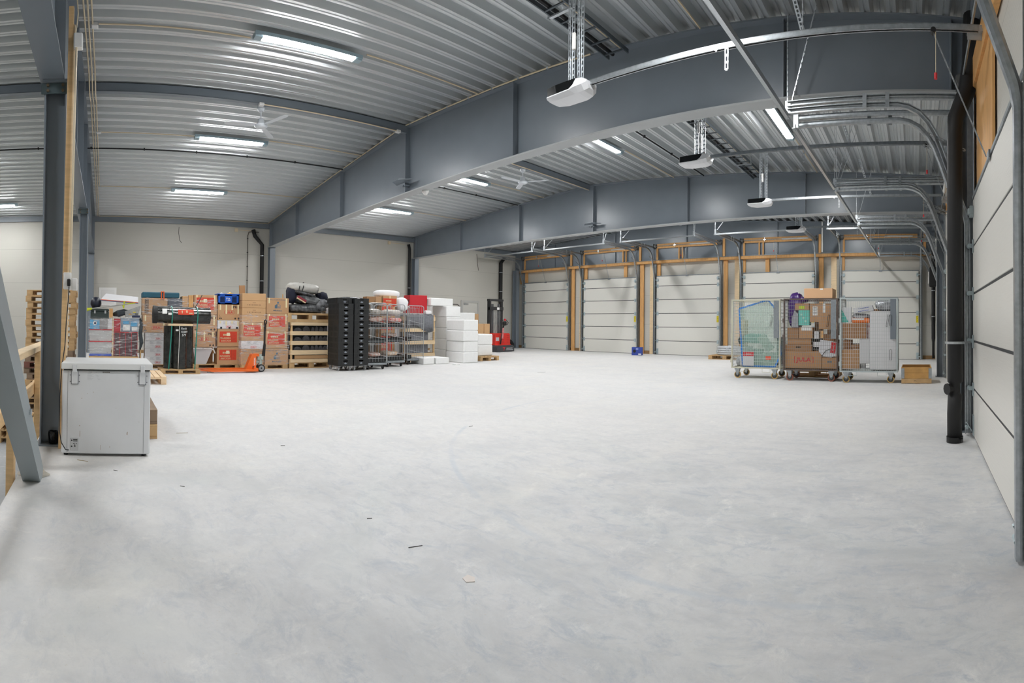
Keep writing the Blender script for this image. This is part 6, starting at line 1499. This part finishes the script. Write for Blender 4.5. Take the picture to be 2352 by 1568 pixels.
parcel(C2, (1270, 800, 1395, 965), yb + .1, .3, BLACK, 'black_parcel', 'black parcel beside the white mailing bag'); parcel(C2, (1290, 850, 1385, 925), yb + .06, .039, M('white_card', (0, 0, 0)), 'white_parcel', 'small white packet on the black parcel')
t = thing('mailing_bag', 'white mailing bag with a red label and a black cord', 'parcel', (-1.9, yb, .6), absolute=True)
fixn(mb().prism([C2(1380, 985), C2(1400, 815), C2(1640, 850), C2(1650, 1030), C2(1560, 1068), C2(1440, 1055)], 1, yb - .018, yb + .08).build('bag_body', M('bag_pale', (222, 222, 226), .4, 0, .1, 10, .3), t)); fixn(mb().prism([C2(1560, 850), C2(1635, 858), C2(1615, 1015), C2(1545, 1000)], 1, yb - .0205, yb - .0181).build('red_label', REDL, t))
text('enda', .04, (C2(1590, 930)[0], yb - .024, C2(0, 935)[1]), (pi / 2, -1.35, 0), WHITE, t, width=.13)
mb().tube([(C2(1425, 1055)[0], yb - .02, C2(0, 1050)[1]), (C2(1480, 970)[0], yb - .03, C2(0, 975)[1]), (C2(1550, 945)[0], yb - .025, C2(0, 945)[1])], .006, 6).build('cord', DARK, t)
t = thing('top_carton', 'brown carton lying on top of the middle mesh cage', 'box', (C2(1370, 0)[0], Y2 + .4, 1.771), absolute=True)
mb().box(C2(1165, 0)[0], C2(1578, 0)[0], Y2 + .02, Y2 + .5, 1.7705, 1.985, .006).build('box_body', M('parcel_tan', (214, 172, 132), .75, 0, .05, 3), t); mb().box(C2(1400, 0)[0], C2(1440, 0)[0], Y2 + .0185, Y2 + .02 - .0002, 1.95, 1.98).build('white_tape', WHITE, t)
# --- right cage
yc = Y3 + .05
t = parcel(C3, (608, 405, 1000, 1250), yc, .6, M('white_card2', (232, 232, 234), .6, 0, .03, 4), 'tall_carton', 'tall plain white carton filling the right side of the right cage')
for z_ in (455, 950): 
    (hx, hz) = C3(895, z_); mb().tube([(hx, Y3 - .008, hz - .02), (hx + .005, Y3 - .012, hz - .23), (hx + .045, Y3 - .012, hz - .23), (hx + .05, Y3 - .008, hz - .02), (hx + .025, Y3 - .008, hz), (hx, Y3 - .008, hz - .02)], .004, 5).build('hook', DARK, [o for o in COL.objects if o.name.startswith('mesh_cage')][-1] if False else t)
parcel(C3, (462, 808, 606, 1165), yc + .01, .3, M('white_card', (0, 0, 0)), 'white_carton', 'slim white carton left of the tall white one')
parcel(C3, (215, 575, 562, 800), yc, .5, BRN2, 'carton', 'open brown carton in the upper left of the right cage')
parcel(C3, (210, 825, 320, 1245), yc + .15, .4, BRN2, 'carton', 'brown carton low left at the back of the right cage')
parcel(C3, (205, 960, 458, 1245), yc + .0, .14, BRN, 'carton', 'brown carton low left at the front of the right cage')
parcel(C3, (325, 895, 458, 958), yc + .16, .35, BRN, 'carton', 'small brown carton beside the slim white one')
t = parcel(C3, (345, 505, 597, 574), yc + .05, .3, M('orange_card', (232, 122, 42), .5), 'orange_parcel', 'orange parcel on the open brown carton'); fp(C3, (350, 508, 520, 530), yc + .05, WHITE, 'white_print', t)
t = parcel(C3, (562, 580, 606, 805), yc + .1, .25, M('red_white_card', (206, 150, 150), .5, 0, .5, 20, col2=(236, 236, 236)), 'mixed_parcel', 'narrow red and white parcel beside the tall white carton')
fixn(tag(mb().prism([C3(195, 355), C3(340, 345), C3(335, 560), C3(300, 565), C3(210, 400)], 1, yc + .02, yc + .12).build('white_tube', M('white_card', (0, 0, 0))), 'white paper bag leaning in the left of the right cage', 'bag'))
fixn(tag(mb().prism([C3(190, 380), C3(215, 405), C3(300, 566), C3(195, 566)], 1, yc + .0, yc + .019).build('teal_bag', M('teal_bag', (72, 176, 160), .5)), 'teal bag beside the white paper bag', 'bag'))
t = thing('white_parcel', 'white parcel with blue print lying near the top of the right cage', 'parcel', (-1.0, yc, 1.5), absolute=True)
fixn(mb().prism([C3(360, 360), C3(640, 318), C3(665, 395), C3(385, 435)], 1, yc, yc + .25).build('parcel_body', M('white_card', (0, 0, 0)), t)); 
for k in range(2): fixn(mb().bar((C3(440, 0)[0], yc - .001, C3(0, 372 + 38 * k)[1]), (C3(600, 0)[0], yc - .001, C3(0, 345 + 40 * k)[1]), .001, .012, side=(0, 1, 0)).build('blue_print', M('blue_print', (80, 96, 170), .6), t))
SLV = M('silver_foil', (200, 203, 208), .25, .5, .4, 12, .8)
blob('foil_bag', 'silver foil bag under the white parcel', 'bag', (C3(470, 0)[0], yc + .2, C3(0, 480)[1]), (.18, .14, .06), SLV, 71)
blob('foil_bag', 'big crumpled silver foil bag on top of the tall white carton', 'bag', (C3(820, 0)[0], yc + .25, C3(0, 320)[1]), (.2, .18, .11), SLV, 72)
parcel(C3, (660, 370, 850, 404), yc + .2, .2, CARD3, 'carton', 'flat brown carton under the crumpled foil bag')
parcel(C3, (365, 1170, 530, 1247), yc + .15, .2, M('white_card', (0, 0, 0)), 'white_parcel', 'white packet on the floor of the right cage')
# pallet seen under the middle cage
place(dup(PA), 'wooden pallet seen below the middle mesh cage', -2.37, 12.05, 0, 0)

# ================================================================= PALLET COLLAR CRATE
t = thing('collar_crate', 'hinged pine collar on a small pallet right of the mesh cages', 'crate', (.03, 10.9, 0), absolute=True)
CP = M('collar_pine', (206, 158, 92), .65, 0, .25, 6); x0, x1, y0, y1 = -.285, .335, 10.6, 11.4
mb().box(x0, x1, y0, y0 + .02, .01, .1).build('pallet_board', PALW, t)
mb().box(x0, x1, y0 + .02, y1, .07, .1).build('deck', PALW, t)
for x in (x0, .0, x1 - .1): mb().box(x, x + .1, y0 + .0205, y0 + .12, .001, .0695).build('block', PALW, t); mb().box(x, x + .1, y1 - .1, y1, .001, .0695).build('block', PALW, t)
for (z0, z1) in ((.102, .222), (.224, .335)):
    mb().box(x0 + .02, x1 - .02, y0, y0 + .02, z0, z1, .002).build('front_board', CP, t); mb().box(x0 + .02, x1 - .02, y1 - .02, y1, z0, z1, .002).build('back_board', CP, t)
    mb().box(x0, x0 + .0195, y0, y1, z0, z1, .002).build('side_board', CP, t); mb().box(x1 - .0195, x1, y0, y1, z0, z1, .002).build('side_board', CP, t)
for x in (x0 - .006, x1 - .062): mb().box(x, x + .068, y0 - .005, y0 - .0005, .105, .315).build('steel_hinge', GALV, t)
text('IPPC', .03, (0, y0 - .001, .055), 'y', INK, t)
# blue box at the foot of the second end door
t = thing('blue_box', 'small blue cardboard box on the floor by the second end door', 'box', (-10.28, 17.2, 0), radians(18))
mb().box(-.2, .2, -.12, .12, .001, .31, .004).build('box_body', M('cobalt_card', (52, 74, 160), .55, 0, .1, 8), t); mb().cyl((-.09, -.1215, .16), (-.09, -.1202, .16), .06, 18).build('round_hole', DARK, t); mb().box(-.03, .06, -.1213, -.1202, .22, .27).build('pale_print', M('pale_blue', (150, 164, 210), .6), t); mb().box(.06, .18, -.1213, -.1202, .02, .07).build('paper_label', WHITE, t)
# film-wrapped pallet in front of the third end door
place(dup(PA), 'pallet with a clear wrapped coil beside the left mesh cage', -6.4, 16.9, 0, 0)
t = thing('wrapped_coil', 'film-wrapped coil of pale tube on a pallet by the end doors', 'coil', (-6.35, 16.9, .15), absolute=True)
for k in range(4): mb().tube([(-6.35 + .42 * cos(a * pi / 10), 16.9 + .3 * sin(a * pi / 10), .19 + k * .075) for a in range(21)], .037, 8).build('coil_turn', M('pale_tube', (196, 200, 204), .25), t, True)
fixn(mb().lathe([(.05, .0), (.47, .0), (.5, .06), (.5, .24), (.46, .33), (.06, .34)], (-6.35, 16.9, .15), 24).build('wrap', FILM2, t, True)).scale = (1, .8, 1)

# ================================================================= RED ELECTRIC STACKER
t = thing('electric_stacker', 'red and black electric stacker with a tall mast at the back wall', 'stacker', (-15.9, 15.05, 0), absolute=True)
MB_ = M('mast_black', (44, 44, 46), .4); 
for y in (14.66, 15.34): mb().box(-16.05, -15.9, y, y + .09, .05, 2.12).build('mast_channel', MB_, t)
for y in (14.79, 15.24): mb().box(-16.02, -15.93, y, y + .05, .1, 2.0).build('inner_channel', M('mast_grey', (110, 110, 112), .4, .4), t)
mb().box(-16.06, -15.88, 14.64, 15.46, 2.121, 2.21, .01).build('mast_top', MB_, t); mb().box(-16.0, -15.87, 14.66, 15.44, 1.74, 1.88, .005).build('cross_plate', MB_, t)
mb().box(-15.869, -15.866, 15.06, 15.2, 1.76, 1.86).build('paper_label', WHITE, t)
for y in (14.9, 15.2): mb().cyl((-15.96, y, .4), (-15.96, y, 2.0), .03, 10).build('hydraulic_ram', M('ram_grey', (96, 98, 102), .3, .6), t)
mb().box(-15.9 + .02, -15.875, 14.8, 15.3, .76, 1.7).build('mesh_guard', film_mat('guard_clear', (120, 122, 124), .5, (30, 30, 1), 3), t)
fixn(mb().prism([(14.6, .26), (15.5, .26), (15.47, .72), (15.42, .77), (14.66, .77), (14.62, .72)], 0, -15.87, -15.5).build('battery_cover', REDPAINT, t))
for k in range(5):
    for y in (14.98, 15.28): mb().box(-15.4995, -15.497, y, y + .16, .36 + k * .075, .37 + k * .075).build('vent_slot', M('red_dark', (120, 30, 26), .5), t)
mb().box(-15.4995, -15.497, 14.66, 14.84, .45, .6).build('paper_label', M('outlet_grey', (0, 0, 0)), t)
fixn(mb().prism([(14.52, .02), (15.52, .02), (15.52, .22), (15.42, .28), (14.6, .28), (14.52, .2)], 0, -15.87, -15.28).build('base_cover', M('stacker_grey', (60, 60, 64), .45), t)); fixn(mb().prism([(14.6, .281), (15.4, .281), (15.3, .31), (14.65, .31)], 0, -15.86, -15.32).build('red_step', REDPAINT, t))
fixn(mb().prism([(14.84, .2), (15.02, .2), (14.96, .17), (14.93, .06), (14.9, .06), (14.92, .17), (14.86, .17)], 0, -15.2799, -15.277).build('red_emblem', REDL, t))
mb().box(-15.2799, -15.277, 15.06, 15.42, .14, .17).build('grey_print', M('outlet_grey', (0, 0, 0)), t); mb().box(-15.2799, -15.277, 15.04, 15.44, .08, .1).build('grey_print', M('outlet_grey', (0, 0, 0)), t)
mb().cyl((-15.45, 14.86, .3), (-15.36, 14.9, .82), .03, 10).build('tiller_arm', BLACK, t); mb().cyl((-15.36, 14.9, .55), (-15.34, 14.92, 1.0), .036, 10).build('red_white_sleeve', M('sleeve', (220, 190, 188), .4, 0, .4, 20, col2=(206, 44, 52)), t)
mb().cyl((-15.34, 14.92, 1.0), (-15.31, 14.93, 1.12), .03, 8).build('tiller_neck', BLACK, t)
blob_ = blob('tiller_head', None, None, (-15.3, 14.96, 1.2), (.05, .09, .08), BLACK, 81, rough=.03); blob_.parent = t; blob_.location = -t.location
mb().tube([(-15.3, 14.96, 1.1), (-15.3, 14.8, 1.14), (-15.3, 14.76, 1.22), (-15.3, 14.86, 1.32), (-15.3, 15.06, 1.32), (-15.3, 15.17, 1.22), (-15.3, 15.12, 1.14), (-15.3, 14.96, 1.1)], .014, 7).build('handle_loop', BLACK, t)
mb().cyl((-15.3, 14.97, 1.3), (-15.28, 14.97, 1.37), .045, 12).build('red_button', REDL, t)
for x in (-15.6,):
    for y in (14.6, 15.42): mb().cyl((x, y - .03, .04), (x, y + .03, .04), .04, 12).build('wheel', BLACK, t)
for y in (14.75, 15.2): mb().box(-17.1, -15.9, y, y + .14, .02, .07, .004).build('fork', MB_, t)
tag(mb().box(-17.4, -17.3, 15.9, 16.0, .0, .02).build('blue_scrap', BT), 'tiny blue scrap on the floor at the back wall', 'scrap')

# ================================================================= SCRAPS ON THE FLOOR
tag(fixn(mb().prism([(-1.86, 1.56), (-1.82, 1.55), (-1.80, 1.585), (-1.83, 1.61), (-1.87, 1.60)], 2, .0005, .004).build('paper_scrap', M('bag_white', (0, 0, 0)))), 'small white paper scrap on the open floor', 'scrap')
SLIV = M('sliver_dark', (70, 68, 66), .7); SLW = M('sliver_wood', (170, 150, 100), .7)
for (a, b_, m_, lb) in (((-2.28, 1.536), (-2.261, 1.613), SLIV, 'dark sliver on the open floor above the paper scrap'), ((-2.74, 1.54), (-2.73, 1.57), SLIV, 'short dark sliver on the floor left of the middle'), ((-8.4, 9.35), (-8.36, 9.6), SLIV, 'dark sliver far out on the floor before the doors'),
    ((-4.53, 3.87), (-4.53, 3.93), SLIV, 'dark sliver in the middle of the floor'), ((-4.65, 1.66), (-4.64, 1.7), SLIV, 'tiny dark crumb on the floor right of the freezer'), ((-5.35, .756), (-5.357, .882), SLW, 'thin wood sliver on the floor right of the freezer pallets'),
    ((-4.33, -.22), (-4.29, -.13), SLW, 'thin pale straw on the floor before the freezer'), ((-4.06, .08), (-4.04, .11), SLIV, 'small chip on the floor in front of the freezer'), ((-3.66, .55), (-3.64, .58), SLIV, 'tiny chip on the floor in front of the freezer, to its right')):
    tag(mb().bar((a[0], a[1], .002), (b_[0], b_[1], .002), .004, .003).build('floor_sliver', m_), lb, 'scrap')
tag(mb().box(-.85, -.6, 12.2, 12.4, .0005, .003).build('paper_sheet', WHITE), 'white sheet of paper on the floor behind the right mesh cage', 'paper')
for o in list(COL.objects):
    if '_abs' in o: del o['_abs']
